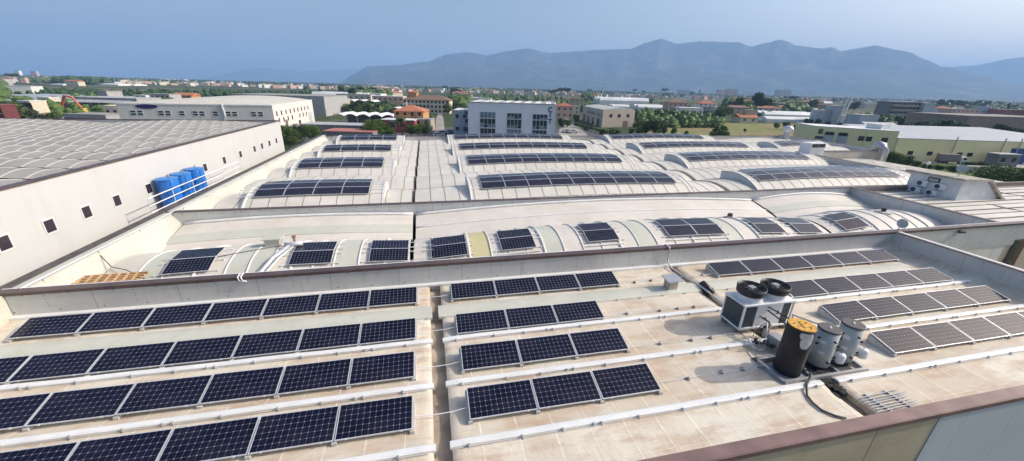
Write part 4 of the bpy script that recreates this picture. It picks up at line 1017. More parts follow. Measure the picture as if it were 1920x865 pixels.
def tree_proto(name, seed, h, w_, nclump, nleaf, s, m, trunk=.3, flat=1.0, name_='tree'):
    rnd = random.Random(seed); t = empty(name_, (0, 0, 0))
    mb = MB(); th = h*trunk*1.6; mb.tube([(0, 0, -.3), (.05*h*.1, 0, th*.5), (0, .03*h, th)], [h*.035, h*.025, h*.015], 7)
    cl = []
    for k in range(nclump):
        a = rnd.uniform(0, 2*PI); rr = rnd.uniform(0, 1)**.6; zc = h*(trunk+(1-trunk)*rnd.uniform(.1, .9)*flat+(1-flat)*.5*(1-trunk))
        wr = w_*.5*math.sqrt(max(.15, 1-((zc/h-trunk)/(1-trunk)*2-1)**2*.75)); c = (rr*wr*math.cos(a)*.75, rr*wr*math.sin(a)*.75, zc); cl.append(c)
        if k < 6: mb.tube([(0, 0, th*.6), (c[0]*.5, c[1]*.5, (th*.6+c[2])/2), c], [h*.012, h*.008, h*.004], 5)
    mb.build('trunk', BARK, t); mb = MB()
    for c in cl:
        r = w_*rnd.uniform(.16, .27); leaves(mb, c, (r, r, r*.8*flat), nleaf//nclump, s, rnd)
    mb.build('crown', m, t); return reg(t)
TP = {'green': tree_proto('g', 1, 7, 6.5, 22, 1500, .36, LG), 'dark': tree_proto('d', 2, 9, 7, 26, 1700, .4, LD), 'bright': tree_proto('b', 3, 5, 5.5, 18, 1300, .33, LB),
      'olive': tree_proto('o', 4, 4.5, 5, 14, 1000, .26, LO), 'pine': tree_proto('p', 5, 13, 13, 26, 1900, .5, LD, .6, .55, 'umbrella_pine'), 'cypress': tree_proto('c', 6, 12, 2.6, 20, 1100, .33, LD, .06, 1.0, 'cypress')}
BIG = {'green': tree_proto('G', 21, 8, 9, 40, 9000, .2, LG), 'bright': tree_proto('B', 22, 6, 8, 34, 8000, .19, LB, .15), 'dark': tree_proto('D', 23, 9, 8, 40, 9000, .2, LD)}
def palm_proto():
    rnd = random.Random(5); t = empty('palm_tree'); mb = MB(); mb.tube([(0, 0, -.2), (.1, 0, 3), (.0, .1, 6)], [.28, .2, .22], 8); mb.build('trunk', BARK, t)
    mb = MB()
    for k in range(34):
        a = rnd.uniform(0, 2*PI); up = rnd.uniform(-.2, 1.1); L = rnd.uniform(2.2, 3.0); pr = Vector((0, .1, 6.1)); d = Vector((math.cos(a), math.sin(a), up)).normalized()
        side = Vector((-math.sin(a), math.cos(a), 0))
        for j in range(7):
            nx = pr+d*(L/7); w0 = .38*math.sin(PI*(j+.6)/8); w1 = .38*math.sin(PI*(j+1.6)/8)
            dn = Vector((0, 0, -.12))
            mb.quad(pr, nx, nx+side*w1+dn, pr+side*w0+dn); mb.quad(pr, pr-side*w0+dn, nx-side*w1+dn, nx)
            pr = nx; d = (d+Vector((0, 0, -.28))).normalized()
    mb.build('crown', LD, t); return reg(t)
TP['palm'] = palm_proto()
for k in list(TP.values())+list(BIG.values()): k.location = (0, -400, GZ)
TDESC = {'green': 'round green tree', 'dark': 'dark dense tree', 'bright': 'bright green leafy tree', 'olive': 'low grey green olive tree', 'pine': 'broad umbrella pine', 'cypress': 'slim dark cypress', 'palm': 'palm tree with drooping fronds'}
def tree(kind, px, py, hpx, label=None, big=False, group=None, z=GZ, wide=1.0):
    p = G(px, py, z); d = math.hypot(p.x, p.y); h = zat(px, py-hpx, d)-zat(px, py, d)
    pr = (BIG if big else TP)[kind]; base = {'green': 7, 'dark': 9, 'bright': 5, 'olive': 4.5, 'pine': 13, 'cypress': 12, 'palm': 8.2}[kind]
    if big: base = {'green': 8, 'bright': 6, 'dark': 9}[kind]
    s = h/base*1.04; o = spawn(pr, USED, (p.x, p.y, z), (0, 0, random.uniform(0, 6.28)), (s*wide, s*wide, s))
    return tag(o, label, 'tree', group)
# ================================================================== BACKGROUND BUILDINGS
def pm(name, c, rough=.85, n=(.6, .12)): return mat(name, c, rough, 0, n)
WM = {'cream': pm('plaster_cream', (.56, .50, .39)), 'white': pm('plaster_white', (.66, .65, .62)), 'pink': pm('plaster_pink', (.55, .37, .31)), 'yellow': pm('plaster_yellow', (.58, .54, .32)), 'orange': pm('plaster_orange', (.50, .27, .11)),
      'grey': pm('plaster_grey', (.36, .36, .36)), 'tan': pm('plaster_tan', (.42, .34, .25)), 'red': pm('plaster_red', (.30, .07, .06)), 'bluegrey': pm('panel_bluegrey', (.42, .45, .48)), 'dgrey': pm('plaster_dark', (.20, .20, .20))}
RM = {'terra': pm('terracotta_tiles', (.36, .13, .075), .85, (1.5, .3)), 'orange': pm('orange_tiles', (.44, .17, .09), .85, (1.5, .2)), 'brown': pm('brown_tiles', (.20, .125, .09), .9, (1.5, .25)), 'felt': pm('grey_felt', (.30, .29, .27), .9, (.3, .25)), 'white': pm('white_membrane', (.70, .70, .69), .7), 'greysheet': pm('grey_sheet', (.44, .44, .43), .6), 'pinkred': pm('faded_red_roof', (.42, .17, .14), .85)}
def frame(x0, x1, yb):
    A = G(x0, yb); B = G(x1, yb+.0268*(x1-x0)); A.z = B.z = GZ; return A, B
def bld(name, x0, x1, yb, yt, depth, wallm, roof, roofm, nfl, ncol, label, cat='building', side=0, wsz=(1.1, 1.3), rot=None, group=None, winmat=None, chimney=False, balcony=False, ry=None):
    A, B = frame(x0, x1, yb); w_ = (B-A).length; d = math.hypot((A.x+B.x)/2, (A.y+B.y)/2)
    h = zat((x0+x1)/2, yt+.0268*(x1-x0)/2*0, d)-GZ
    ang = math.atan2(B.y-A.y, B.x-A.x) if rot is None else rot
    t = empty(name, (A.x, A.y, GZ), ang); tag(t, label, cat, group); house_parts(t, w_, depth, h, wallm, roof, roofm, nfl, ncol, side, wsz, winmat, chimney, balcony); return t, w_, h
def house_parts(t, w_, D, h, wallm, roof, roofm, nfl, ncol, side=0, wsz=(1.1, 1.3), winmat=None, chimney=False, balcony=False):
    W = WM.get(wallm, None) or wallm; RMt = RM.get(roofm, None) or roofm
    rh = {'flat': .0, 'hip': min(w_, D)*.2, 'gable': min(w_, D)*.2, 'shed': .8, 'parapet': 0, 'mono': 0}.get(roof, 0); hw = h-rh
    mb = MB(); mb.bb(0, w_, 0, D, -.2, hw); mb.build('wall', W, t)
    mb = MB()
    if roof in ('hip', 'gable'):
        e = .5; a, b, c_, d_ = (-e, -e, hw), (w_+e, -e, hw), (w_+e, D+e, hw), (-e, D+e, hw)
        if w_ >= D:
            ins = D/2 if roof == 'hip' else 0; r0, r1 = (ins-(e if roof == 'gable' else 0), D/2, h), (w_-ins+(e if roof == 'gable' else 0), D/2, h)
            mb.quad(a, b, r1, r0); mb.quad(c_, d_, r0, r1); mb.poly([b, c_, r1]); mb.poly([d_, a, r0])
        else:
            ins = w_/2 if roof == 'hip' else 0; r0, r1 = (w_/2, ins, h), (w_/2, D-ins, h)
            mb.quad(b, c_, r1, r0); mb.quad(d_, a, r0, r1); mb.poly([a, b, r0]); mb.poly([c_, d_, r1])
        mb.bb(-e, w_+e, -e, D+e, hw-.18, hw-.01)
    else:
        mb.bb(-.15, w_+.15, -.15, D+.15, hw, hw+.22)
    r_ = mb.build('roof', RMt, t)
    if roof == 'parapet':
        mb = MB()
        for x0_, x1_, y0_, y1_ in ((-.1, w_+.1, -.1, .15), (-.1, w_+.1, D-.15, D+.1), (-.1, .15, .15, D-.15), (w_-.15, w_+.1, .15, D-.15)): mb.bb(x0_, x1_, y0_, y1_, hw+.22, hw+.75)
        mb.build('parapet', W, t)
    if chimney: mb = MB(); mb.bb(w_*.3, w_*.3+.7, D*.4, D*.4+.7, hw, h+1.0); mb.build('chimney', WM['cream'], r_)
    fl = hw/max(1, nfl); wm_ = winmat or M_WDG
    def win(x, z, sd):
        mb = MB(); a, b = wsz
        if sd == 0: mb.bb(x-a/2, x+a/2, -.05, .02, z-b/2, z+b/2)
        else: mb.bb(w_-.02, w_+.05, x-a/2, x+a/2, z-b/2, z+b/2)
        o = mb.build('window', wm_, t)
        if w_ < 60:
            mb = MB()
            if sd == 0: mb.bb(x-a/2-.1, x+a/2+.1, -.12, -.01, z-b/2-.12, z-b/2-.02)
            else: mb.bb(w_+.01, w_+.12, x-a/2-.1, x+a/2+.1, z-b/2-.12, z-b/2-.02)
            mb.build('sill', M_WHITE, o)
    for f in range(nfl):
        for c in range(ncol): win(w_*(c+.5)/ncol, fl*(f+.55), 0)
        for c in range(side): win(D*(c+.5)/side, fl*(f+.55), 1)
        if balcony and f > 0:
            mb = MB(); mb.bb(w_*.15, w_*.6, -1.2, 0, fl*f-.1, fl*f+.05); mb.bb(w_*.15, w_*.6, -1.2, -1.1, fl*f+.05, fl*f+.95); mb.build('balcony', W, t)
# -- large white factory behind (second white building)
wf = empty('white_factory', (-49, 142.5, GZ)); tag(wf, 'long white factory with shallow roof and small paired windows beyond the left warehouse', 'building')
def wpart(mb, nm, m, par=wf, **k): return mb.build(nm, m, par, **k)
Hh = 9.9; Wl = 42.6; Dl = 47.5
M_WF = wallpanel_mat('white_factory_wall', (.66, .64, .60), 2.5, .06, (.5, .49, .46), dirt=.15)
mb = MB(); mb.bb(-Wl, 0, 0, Dl, 0, Hh); wpart(mb, 'wall', M_WF)
mb = MB(); xr = frange(-Wl, 0, 2.2)
mb.grid(xr, [0, .02]+frange(3, Dl, 3), lambda x, y: Hh+.06+1.5*(1-((x+Wl/2)/(Wl/2))**2)*min(1, y/6+.05)); r_ = wpart(mb, 'roof', tile_mat('pale_roof_sheet', (.55, .52, .45), (.66, .62, .54)))
mb = MB(); mb.bb(-Wl-.1, .1, -.1, .1, Hh-.25, Hh+.15); mb.bb(-.1, .1, .1, Dl, Hh-.2, Hh+.15); wpart(mb, 'roof_edge', M_WHITE)
def wface(x):                                   # pixel x on the front face -> local x
    d = ray(x, 215); k = 142.5/d.y; return d.x*k+49
for x in (251, 264, 303, 316, 342, 367, 379.5, 404.5, 428.5, 440.5, 476, 489):
    xx = wface(x); mb = MB(); mb.bb(xx-.85, xx+.85, -.06, -.02, 6.45, 8.05); o = wpart(mb, 'window', M_WHITE)
    for z_ in (6.6, 7.35): mb = MB(); mb.bb(xx-.65, xx+.65, -.09, -.062, z_, z_+.5); mb.build('pane', M_WDG, o)
mb = MB()      # unreadable dark blue sign
for k in range(9): 
    a0, a1 = -1+2*k/9, -1+2*(k+1)/9; xx = wface(279.5)
    mb.quad((xx+a0*3.1, -.12, 9.15-.75*math.sqrt(1-a0*a0)*.9), (xx+a1*3.1, -.12, 9.15-.75*math.sqrt(1-a1*a1)*.9), (xx+a1*3.1, -.12, 9.15+.62*math.sqrt(1-a1*a1)), (xx+a0*3.1, -.12, 9.15+.62*math.sqrt(1-a0*a0)))
wpart(mb, 'wall_sign', mat('sign_navy', (.02, .02, .11), .4))
mb = MB(); xx = wface(420); mb.tube([(xx, -.2, Hh+.3), (xx+.3, -.25, 6.4)], .3, 8); mb.tube([(xx+.3, -.25, 6.4), (xx-.7, -.3, 3.7)], .22, 8); wpart(mb, 'flue', M_ALU)
for f, z_ in enumerate((7.2, 4.9)):
    for k in range(9):
        y = 3+4.6*k+(f*1.2)
        if f == 1 and k in (4, 8): continue
        mb = MB(); mb.bb(-.02, .06, y-.5, y+.5, z_-.75, z_+.75); wpart(mb, 'window', M_WDG)
for y, ww, hh, m_ in ((11, 2.2, 4.6, M_COPL), (26, 2.2, 3.2, M_WDG), (41.5, 4.2, 5.2, WM['bluegrey'])):
    mb = MB(); mb.bb(-.02, .09, y-ww/2, y+ww/2, 0, hh); wpart(mb, 'door', m_)
# -- CIT building
A, B = Vector((16.2, 131.5, GZ)), Vector((44.0, 125.2, GZ)); 
pA = ray(877, 192); pB = ray(1041, 197); zt = -5.3; A = pA*(zt/pA.z); B = pB*(zt/pB.z); A.z = B.z = GZ
cw_ = (B-A).length; ch_ = zt-GZ; can = math.atan2(B.y-A.y, B.x-A.x)
ci = empty('office_block', (A.x, A.y, GZ), can); tag(ci, 'grey cube office block with three tall windows and dark letters CIT', 'building')
M_CIT = mat('cit_wall', (.80, .80, .81), .8, 0, (.4, .05))
mb = MB(); mb.bb(0, cw_, 0, 24, 0, ch_); mb.build('wall', M_CIT, ci)
mb = MB(); mb.bb(.1, cw_-.1, .1, 24, ch_, ch_+.15); mb.bb(-.15, cw_+.15, -.15, .1, ch_, ch_+.2); mb.build('roof', RM['felt'], ci)
n_sh = 8
for k in range(n_sh):
    x0_ = cw_*(k+.12)/n_sh; x1_ = cw_*(k+.62)/n_sh; mb = MB(); mb.bb(x0_, x1_, .9, 23, ch_+.16, ch_+.26); mb.build('roof_light', M_WHITE, ci)
mb = MB(); mb.bb(cw_-.05, cw_+.35, -.25, 24.2, 0, ch_+.2); mb.build('corner_trim', M_WHITE, ci)
sc = cw_/164.0
for wi, (px0, px1) in enumerate(((900.5, 930), (952, 979.5), (1000.5, 1028))):
    x0_, x1_ = (px0-877)*sc, (px1-877)*sc
    for ti, (t0, t1) in enumerate(((208.8-wi*-.6, 219), (220.5, 236.2), (238.2, 250))):
        z1_, z0_ = ch_-(t0-192.5)*sc*1.02, ch_-(t1-192.5)*sc*1.02
        mb = MB(); mb.bb(x0_, x1_, -.03, .01, z0_, z1_); o = mb.build('window', M_GLASSB if (wi, ti) in ((0, 0), (1, 2)) else M_GLASS, ci)
        mb = MB()
        for q in range(5): xx = x0_+(x1_-x0_)*q/4; mb.bb(xx-.06, xx+.06, -.10, -.035, z0_, z1_)
        mb.bb(x0_, x1_, -.12, -.034, z0_-.14, z0_); mb.bb(x0_, x1_, -.12, -.034, z1_, z1_+.08)
        if ti == 1: mb.bb(x0_, x1_, -.10, -.036, z0_+(z1_-z0_)*.35, z0_+(z1_-z0_)*.35+.07)
        mb.build('frame', M_FRAME, o)
        rb = random.Random(wi*3+ti); mb = MB()
        for q in range(4):
            if rb.random() < .6:
                xx = x0_+(x1_-x0_)*q/4; hh = rb.uniform(.2, .6); mb.bb(xx+.12, xx+(x1_-x0_)/4-.12, -.05, -.032, z0_+.02, z0_+(z1_-z0_)*hh)
        if mb.f: mb.build('blind', mat('blind_bluish', (.20, .25, .28), .6, 0, (.9, .5)), o)
def letter(ch, cx, cz, s, m, par, name, y=-.16):
    t = .21*s; mb = MB()
    if ch == 'I': mb.bb(cx-t/2, cx+t/2, y, y+.12, cz-s/2, cz+s/2)
    if ch == 'T': mb.bb(cx-t/2, cx+t/2, y, y+.12, cz-s/2, cz+s/2-t); mb.bb(cx-s*.38, cx+s*.38, y, y+.12, cz+s/2-t, cz+s/2)
    if ch == 'C':
        N = 14; r1, r0 = s/2, s/2-t
        for k in range(N):
            a, b = R(45+270*k/N), R(45+270*(k+1)/N); P = [(cx+math.cos(q)*r, yy, cz+math.sin(q)*r) for q in (a, b) for r in (r0, r1) for yy in (y, y+.12)]
            mb.quad(P[0], P[2], P[6], P[4]); mb.quad(P[2], P[3], P[7], P[6]); mb.quad(P[0], P[4], P[5], P[1]); 
            if k in (0, N-1): mb.quad(*( (P[0], P[1], P[3], P[2]) if k == 0 else (P[4], P[6], P[7], P[5])))
    return mb.build(name, m, par)
M_LET = mat('letter_dark', (.03, .03, .04), .5)
for ch, py, s in (('C', 205.3, 1.8), ('I', 214.9, 1.5), ('T', 226, 1.65)): letter(ch, (1033.2-877)*sc, ch_-(py-196.5)*sc, s, M_LET, ci, 'letter')
mb = MB()
for z_ in (2, 5, 8): mb.bb(-1.6, 0, 2, 9, z_, z_+.15); mb.bb(-1.6, -1.5, 2, 9, z_+.15, z_+1.1)
mb.bb(-1.6, -1.45, 2, 2.15, 0, 10.5); mb.build('fire_stairs', mat('stair_blue', (.12, .14, .20), .5), ci)
# -- grey block left of CIT, umbrella, barrels etc
bld('grey_shed', 851, 893, 254, 208, 14, 'bluegrey', 'flat', 'white', 2, 3, 'small grey block with pale roof attached left of the grey office block')
um = empty('parasol', G(867, 252)); tag(um, 'square cream parasol standing left of the grey office block', 'parasol'); mb = MB(); mb.poly([(-2, -2, 2.4), (2, -2, 2.4), (0, 0, 3.4)]); mb.poly([(2, -2, 2.4), (2, 2, 2.4), (0, 0, 3.4)]); mb.poly([(2, 2, 2.4), (-2, 2, 2.4), (0, 0, 3.4)]); mb.poly([(-2, 2, 2.4), (-2, -2, 2.4), (0, 0, 3.4)]); mb.build('canopy', mat('canvas', (.72, .66, .52), .8), um); mb = MB(); mb.tube([(0, 0, 0), (0, 0, 3.4)], .05, 6); mb.build('pole', M_GALV, um)
um.scale = (1.15, 1.15, 1.4)
# -- other hand-placed buildings: name,x0,x1,ybase,ytop,depth,...
bld('tiled_villa', 741, 795, 243, 198, 11, 'orange', 'hip', 'orange', 3, 4, 'orange villa with orange tiled hip roof right of the palm', chimney=True, balcony=True)
bld('pink_house', 716, 778, 248, 226, 8, 'red', 'flat', 'white', 1, 4, 'low dark red house with white roof slab in front of the orange villa')
bld('stone_house', 778, 808, 247, 225, 8, 'tan', 'flat', 'felt', 2, 2, 'small tan house in the gardens right of the orange villa')
bld('long_tenement', 757, 843, 212, 179, 14, 'cream', 'hip', 'brown', 3, 12, 'long cream tenement with brown tiled roof and a small orange turret', wsz=(1.4, 1.5), balcony=True)
bld('roof_turret', 767, 783, 211.5, 170, 6, 'orange', 'hip', 'orange', 1, 1, 'orange tiled turret rising over the long cream tenement')
bld('pink_block', 700, 757, 204, 181, 10, 'pink', 'flat', 'white', 2, 6, 'pinkish block with white flat roof left of the long tenement')
bld('row_house', 633, 697, 200, 177.5, 10, 'cream', 'flat', 'felt', 2, 6, 'cream low row house behind the white scalloped sheds')
bld('grey_warehouse', 440, 612, 214, 179.5, 30, 'grey', 'flat', 'felt', 1, 0, 'long windowless grey warehouse behind the white factory')
bld('sandy_house', 614, 650, 207, 185, 8, 'tan', 'flat', 'felt', 2, 3, 'sandy coloured small house right of the grey warehouse')
bld('white_office', 700, 722, 200, 183, 8, 'white', 'flat', 'white', 2, 2, 'small white office between the palms')
bld('pink_cottage', 1042, 1074, 222, 193, 10, 'pink', 'hip', 'terra', 2, 3, 'pink cottage with red tiled roof just right of the grey office block')
bld('cream_cottage', 1066, 1086, 214, 200, 9, 'cream', 'flat', 'felt', 2, 2, 'small cream cottage with flat roof behind the pink cottage')
bld('awning_house', 1069, 1094, 205, 184, 9, 'tan', 'flat', 'pinkred', 2, 3, 'brown house with wide roof slab among dark trees')
bld('hedge_house', 1250, 1287, 212, 187, 12, 'pink', 'hip', 'brown', 2, 4, 'weathered villa with brown roofs at the edge of the orchard', balcony=True)
bld('long_white_shed', 1274, 1316, 217, 203, 12, 'white', 'flat', 'white', 1, 5, 'long white shed in front of the weathered villa')
bld('white_villa', 1308, 1340, 213, 189, 12, 'white', 'hip', 'terra', 3, 4, 'white three storey villa with balconies above the field', balcony=True)
bld('green_white_house', 1338, 1362, 215, 201, 10, 'cream', 'flat', 'felt', 2, 2, 'pale square house right of the white villa')
bld('field_cottage', 1386, 1419, 231, 214, 10, 'cream', 'gable', 'orange', 1, 2, 'cream cottage with orange roof edge standing on the dry field')
bld('upper_room', 1395, 1414, 230.5, 207, 5, 'tan', 'flat', 'felt', 1, 1, 'tan upper room rising behind the field cottage roof')
# beige warehouse with two visible faces
bw = empty('beige_warehouse', (0, 0, GZ)); tag(bw, 'beige warehouse with low metal roof and arched openings right of the grey office block', 'building')
C0 = G(1128, 239); Cr = G(1187, 238.5); Cl = G(1091, 226); dist0 = math.hypot(C0.x, C0.y); hb = zat(1129, 206, dist0)-GZ
Cb = Cr+(Cl-C0)
def wallq(mb, P, Q, z0, z1): mb.quad((P.x, P.y, z0), (Q.x, Q.y, z0), (Q.x, Q.y, z1), (P.x, P.y, z1))
mb = MB(); [wallq(mb, a, b, 0, hb) for a, b in ((Cl, C0), (C0, Cr), (Cr, Cb), (Cb, Cl))]; mb.build('wall', wallpanel_mat('beige_render', (.50, .43, .35), 6, .08, (.42, .36, .3)), bw)
mid0, mid1 = (C0+Cr)/2, (Cl+Cb)/2; mb = MB()
for a, b, c_, d_ in ((Cl, C0, mid0, mid1), (mid1, mid0, Cr, Cb)): mb.quad((a.x, a.y, hb+(.0 if a is Cl else .9)), (b.x, b.y, hb+(.0 if b is C0 else .9)), (c_.x, c_.y, hb+(.9 if c_ is mid0 else 0)), (d_.x, d_.y, hb+(.9 if d_ is mid1 else 0)))
mb.poly([(C0.x, C0.y, hb), (Cr.x, Cr.y, hb), (mid0.x, mid0.y, hb+.9)]); mb.build('roof', RM['greysheet'], bw)
def onwall(P, Q, f, z, w2, h2, nm, m, off=.06, par=bw):
    u = (Q-P).normalized(); n_ = Vector((u.y, -u.x, 0)); c = P+(Q-P)*f+n_*off; a, b = c-u*w2, c+u*w2
    mb = MB(); mb.quad((a.x, a.y, z-h2), (b.x, b.y, z-h2), (b.x, b.y, z+h2), (a.x, a.y, z+h2))
    for e in (a, b): mb.quad((e.x, e.y, z-h2), (e.x-n_.x*off, e.y-n_.y*off, z-h2), (e.x-n_.x*off, e.y-n_.y*off, z+h2), (e.x, e.y, z+h2))
    return mb.build(nm, m, par)
for f in (.30, .35, .40, .48, .53, .58, .63, .76, .81, .86, .93): onwall(Cl, C0, f, hb*.68, .45, .7, 'window', M_WDG)
for f in (.12, .35, .60, .83): onwall(Cl, C0, f, 1.9, 1.9, 1.7, 'arched_opening', M_WDG)
for f in (.25, .51, .79): onwall(C0, Cr, f, hb*.66, .8, .8, 'window', M_WDG)
onwall(C0, Cr, .73, 1.5, 1.4, 1.5, 'door', M_COPL)
# yellow works building (two volumes) with blue gate
def polyb(name, P, zt_, label, wallm, roofm, cat='building', gz=GZ, rise=0):
    t = empty(name, (0, 0, 0)); tag(t, label, cat); mb = MB(); n = len(P)
    for i in range(n): a, b = P[i], P[(i+1) % n]; mb.quad((a.x, a.y, gz), (b.x, b.y, gz), (b.x, b.y, zt_), (a.x, a.y, zt_))
    mb.build('wall', wallm, t); mb = MB(); mb.poly([(p.x, p.y, zt_+.12+(rise if i >= n//2 else 0)) for i, p in enumerate(P)])
    for i in range(n):
        a, b = P[i], P[(i+1) % n]; mb.quad((a.x, a.y, zt_-.1), (b.x, b.y, zt_-.1), (b.x, b.y, zt_+.12+(rise if (i+1) % n >= n//2 else 0)), (a.x, a.y, zt_+.12+(rise if i >= n//2 else 0)))
    mb.build('roof', roofm, t); return t
def at2(px, py, z): p = G(px, py, z); return Vector((p.x, p.y, 0))
M_YW = wallpanel_mat('yellow_render', (.84, .74, .42), 6, .05, (.6, .54, .32), dirt=.12)
zy = -9.3
Y1, Y2 = at2(1530, 237, zy), at2(1687, 247, zy); dv = Vector((.45, 1, 0)).normalized()
yb_ = polyb('yellow_works', [Y1, Y2, Y2+dv*13, Y1+dv*13], zy, 'pale yellow works building with flat white roof beyond the far roof edge', M_YW, RM['white'])
for f in (.60, .69, .87): onwall(Y1, Y2, f, -12.0, .7, .7, 'window', M_WDG, par=yb_)
onwall(Y1, Y2, .08, -10.8, .6, .8, 'wall_poster', mat('poster_brown', (.12, .10, .09), .6), par=yb_); onwall(Y1, Y2, .085, -12.7, 1.1, .5, 'wall_sign', mat('sign_dark', (.09, .085, .085), .6), par=yb_)
for f in (.2, .37):
    o = onwall(Y1, Y2, f, -13.2, 1.3, 2.2, 'cladding_panel', WM['bluegrey'], .1, par=yb_); onwall(Y1, Y2, f, -11.2, 1.1, .5, 'louvre', M_BLACK, .16, par=yb_)
o = at2(1655, 244, zy); mb = MB(); mb.box((o.x+2, o.y+3, zy+.8), (3.2, 4.5, 1.5)); mb.build('roof_light', M_WHITE, yb_)
zy2 = -11.2
Y3, Y4 = at2(1686, 260, zy2), at2(2080, 272, zy2)
yl = polyb('long_works_hall', [Y3, Y4, Y4+Vector((4, 30, 0)), Y3+Vector((10, 25, 0))], zy2, 'long yellow hall with bluish white sloping roof and a blue gate', M_YW, mat('bluish_roof', (.38, .40, .43), .6, 0, (.3, .08)), rise=1.8)
for f in (.08, .175, .32, .37, .48, .53): onwall(Y3, Y4, f, -15.2, .75, .55, 'window', M_WDG, par=yl)
onwall(Y3, Y4, .60, -15.3, 2.5, 2.3, 'gate', mat('gate_blue', (.03, .06, .24), .5), .1, par=yl)
for f in (.27, .50, .575): 
    c = Y3+(Y4-Y3)*f; mb = MB(); mb.tube([(c.x, c.y-.4, -17), (c.x, c.y-.4, -10.2)], .16, 6); mb.build('downpipe', M_GALV, yl)
def truck(px, py, label, dark):
    p = G(px, py); t = empty('truck', (p.x, p.y, GZ), R(-28)); tag(t, label, 'truck'); t.scale = (.74, .74, .8)
    mb = MB(); mb.box((-1.6, 0, 2.1), (6.2, 2.4, 2.5)); mb.build('cargo_box', dark, t); mb = MB(); mb.box((-1.6, 0, .75), (7.6, 1.0, .25)); mb.build('chassis', M_BLACK, t)
    mb = MB(); mb.poly([(2, -1.1, .6), (4, -1.1, .6), (4, -1.1, 1.6), (3.6, -1.1, 2.6), (2, -1.1, 2.6)]); mb.poly([(2, 1.1, .6), (2, 1.1, 2.6), (3.6, 1.1, 2.6), (4, 1.1, 1.6), (4, 1.1, .6)])
    for a, b in (((4, .6), (4, 1.6)), ((4, 1.6), (3.6, 2.6)), ((3.6, 2.6), (2, 2.6)), ((2, 2.6), (2, .6))): mb.quad((a[0], -1.1, a[1]), (a[0], 1.1, a[1]), (b[0], 1.1, b[1]), (b[0], -1.1, b[1]))
    c = mb.build('cab', M_WHITE, t); mb = MB(); mb.quad((3.99, -1, 1.65), (3.99, 1, 1.65), (3.66, 1, 2.5), (3.66, -1, 2.5)); mb.quad((2.5, -1.115, 1.6), (3.6, -1.115, 1.6), (3.4, -1.115, 2.4), (2.5, -1.115, 2.4)); mb.build('windscreen', M_WDG, c)
    for x in (-3.4, -2.2, 2.9):
        for y in (-1.0, 1.0): mb = MB(); mb.lathe((x, y, .5), [(.5, -.14), (.5, .14)], 16, M=Matrix.Rotation(R(90), 3, 'X')); mb.build('wheel', M_BLACK, t)
truck(1712, 300, 'white truck with dark brown cargo box parked left by the yellow hall', mat('box_brown', (.10, .06, .055), .6)); truck(1783, 307, 'white truck with pale topped box parked right by the yellow hall', mat('box_taupe', (.26, .22, .20), .6))
bld('equipment_cabin', 1865, 1905, 312, 290, 3, 'dgrey', 'flat', 'greysheet', 1, 2, 'grey container cabin standing in front of the blue gate')
bld('garden_wall', 1790, 1960, 323, 314, .3, 'grey', 'flat', 'white', 1, 0, 'low grey boundary wall with pale top beside the green grass', cat='wall')
# grey silo works with twin white flues
sw = bld('grey_works', 1540, 1562, 235, 208, 12, 'bluegrey', 'flat', 'greysheet', 1, 0, 'small grey concrete block at the left of the twin flues')[0]
sw, w_, h_ = bld('flue_tower', 1557, 1572, 236, 199, 8, 'bluegrey', 'flat', 'greysheet', 1, 0, 'tall grey slab tower with two slender white flues')
for k in (0, 1):
    mb = MB(); mb.tube([(w_*.55+k*2.2, -.8, 2), (w_*.9+k*2.2, -.8, h_*1.12), (w_+k*2.2+.5, -.8, h_*1.5)], .42, 8); mb.build('flue', M_WHITE, sw)
bld('grey_works', 1570, 1598, 236, 217, 12, 'bluegrey', 'flat', 'greysheet', 1, 0, 'wide low grey block right of the twin flues')
bld('grey_works', 1606, 1640, 243, 216, 10, 'bluegrey', 'flat', 'greysheet', 1, 0, 'square grey block with a white stripe right of the flue tower')
bld('vault_shed', 1632, 1690, 250, 231, 14, 'white', 'gable', 'greysheet', 1, 3, 'pale shed with rounded sheet roof behind the yellow works')
ap, w_, h_ = bld('apartment_block', 1662, 1722, 224, 191, 14, 'dgrey', 'flat', 'white', 4, 9, 'long dark faced apartment block with balconies in the haze', wsz=(2.2, 1.3)); 
for f in range(1, 4): mb = MB(); mb.bb(1, w_-1, -1.3, 0, h_*f/4-.1, h_*f/4+.9); mb.build('balcony', WM['tan'], ap)
bld('apartment_end', 1722.3, 1742, 226, 193.5, 14, 'bluegrey', 'flat', 'white', 1, 0, 'plain pale end wing of the long apartment block')
bld('brown_hall', 1800, 1990, 258, 220, 30, pm('hall_brown', (.25, .20, .16)), 'flat', pm('hall_roof', (.22, .20, .18)), 1, 0, 'huge low brown hall with flat roof at the right behind trees')
bld('brick_block', 1780, 1830, 220, 205, 14, 'pink', 'flat', 'felt', 2, 6, 'long brick red block behind the brown hall'); bld('blue_grey_house', 1836, 1864, 219, 200, 10, 'bluegrey', 'flat', 'felt', 3, 4, 'blue grey three storey house near the right edge'); bld('dark_red_block', 1872, 1925, 221, 206, 12, 'red', 'flat', 'felt', 2, 6, 'dark red block at the far right edge')
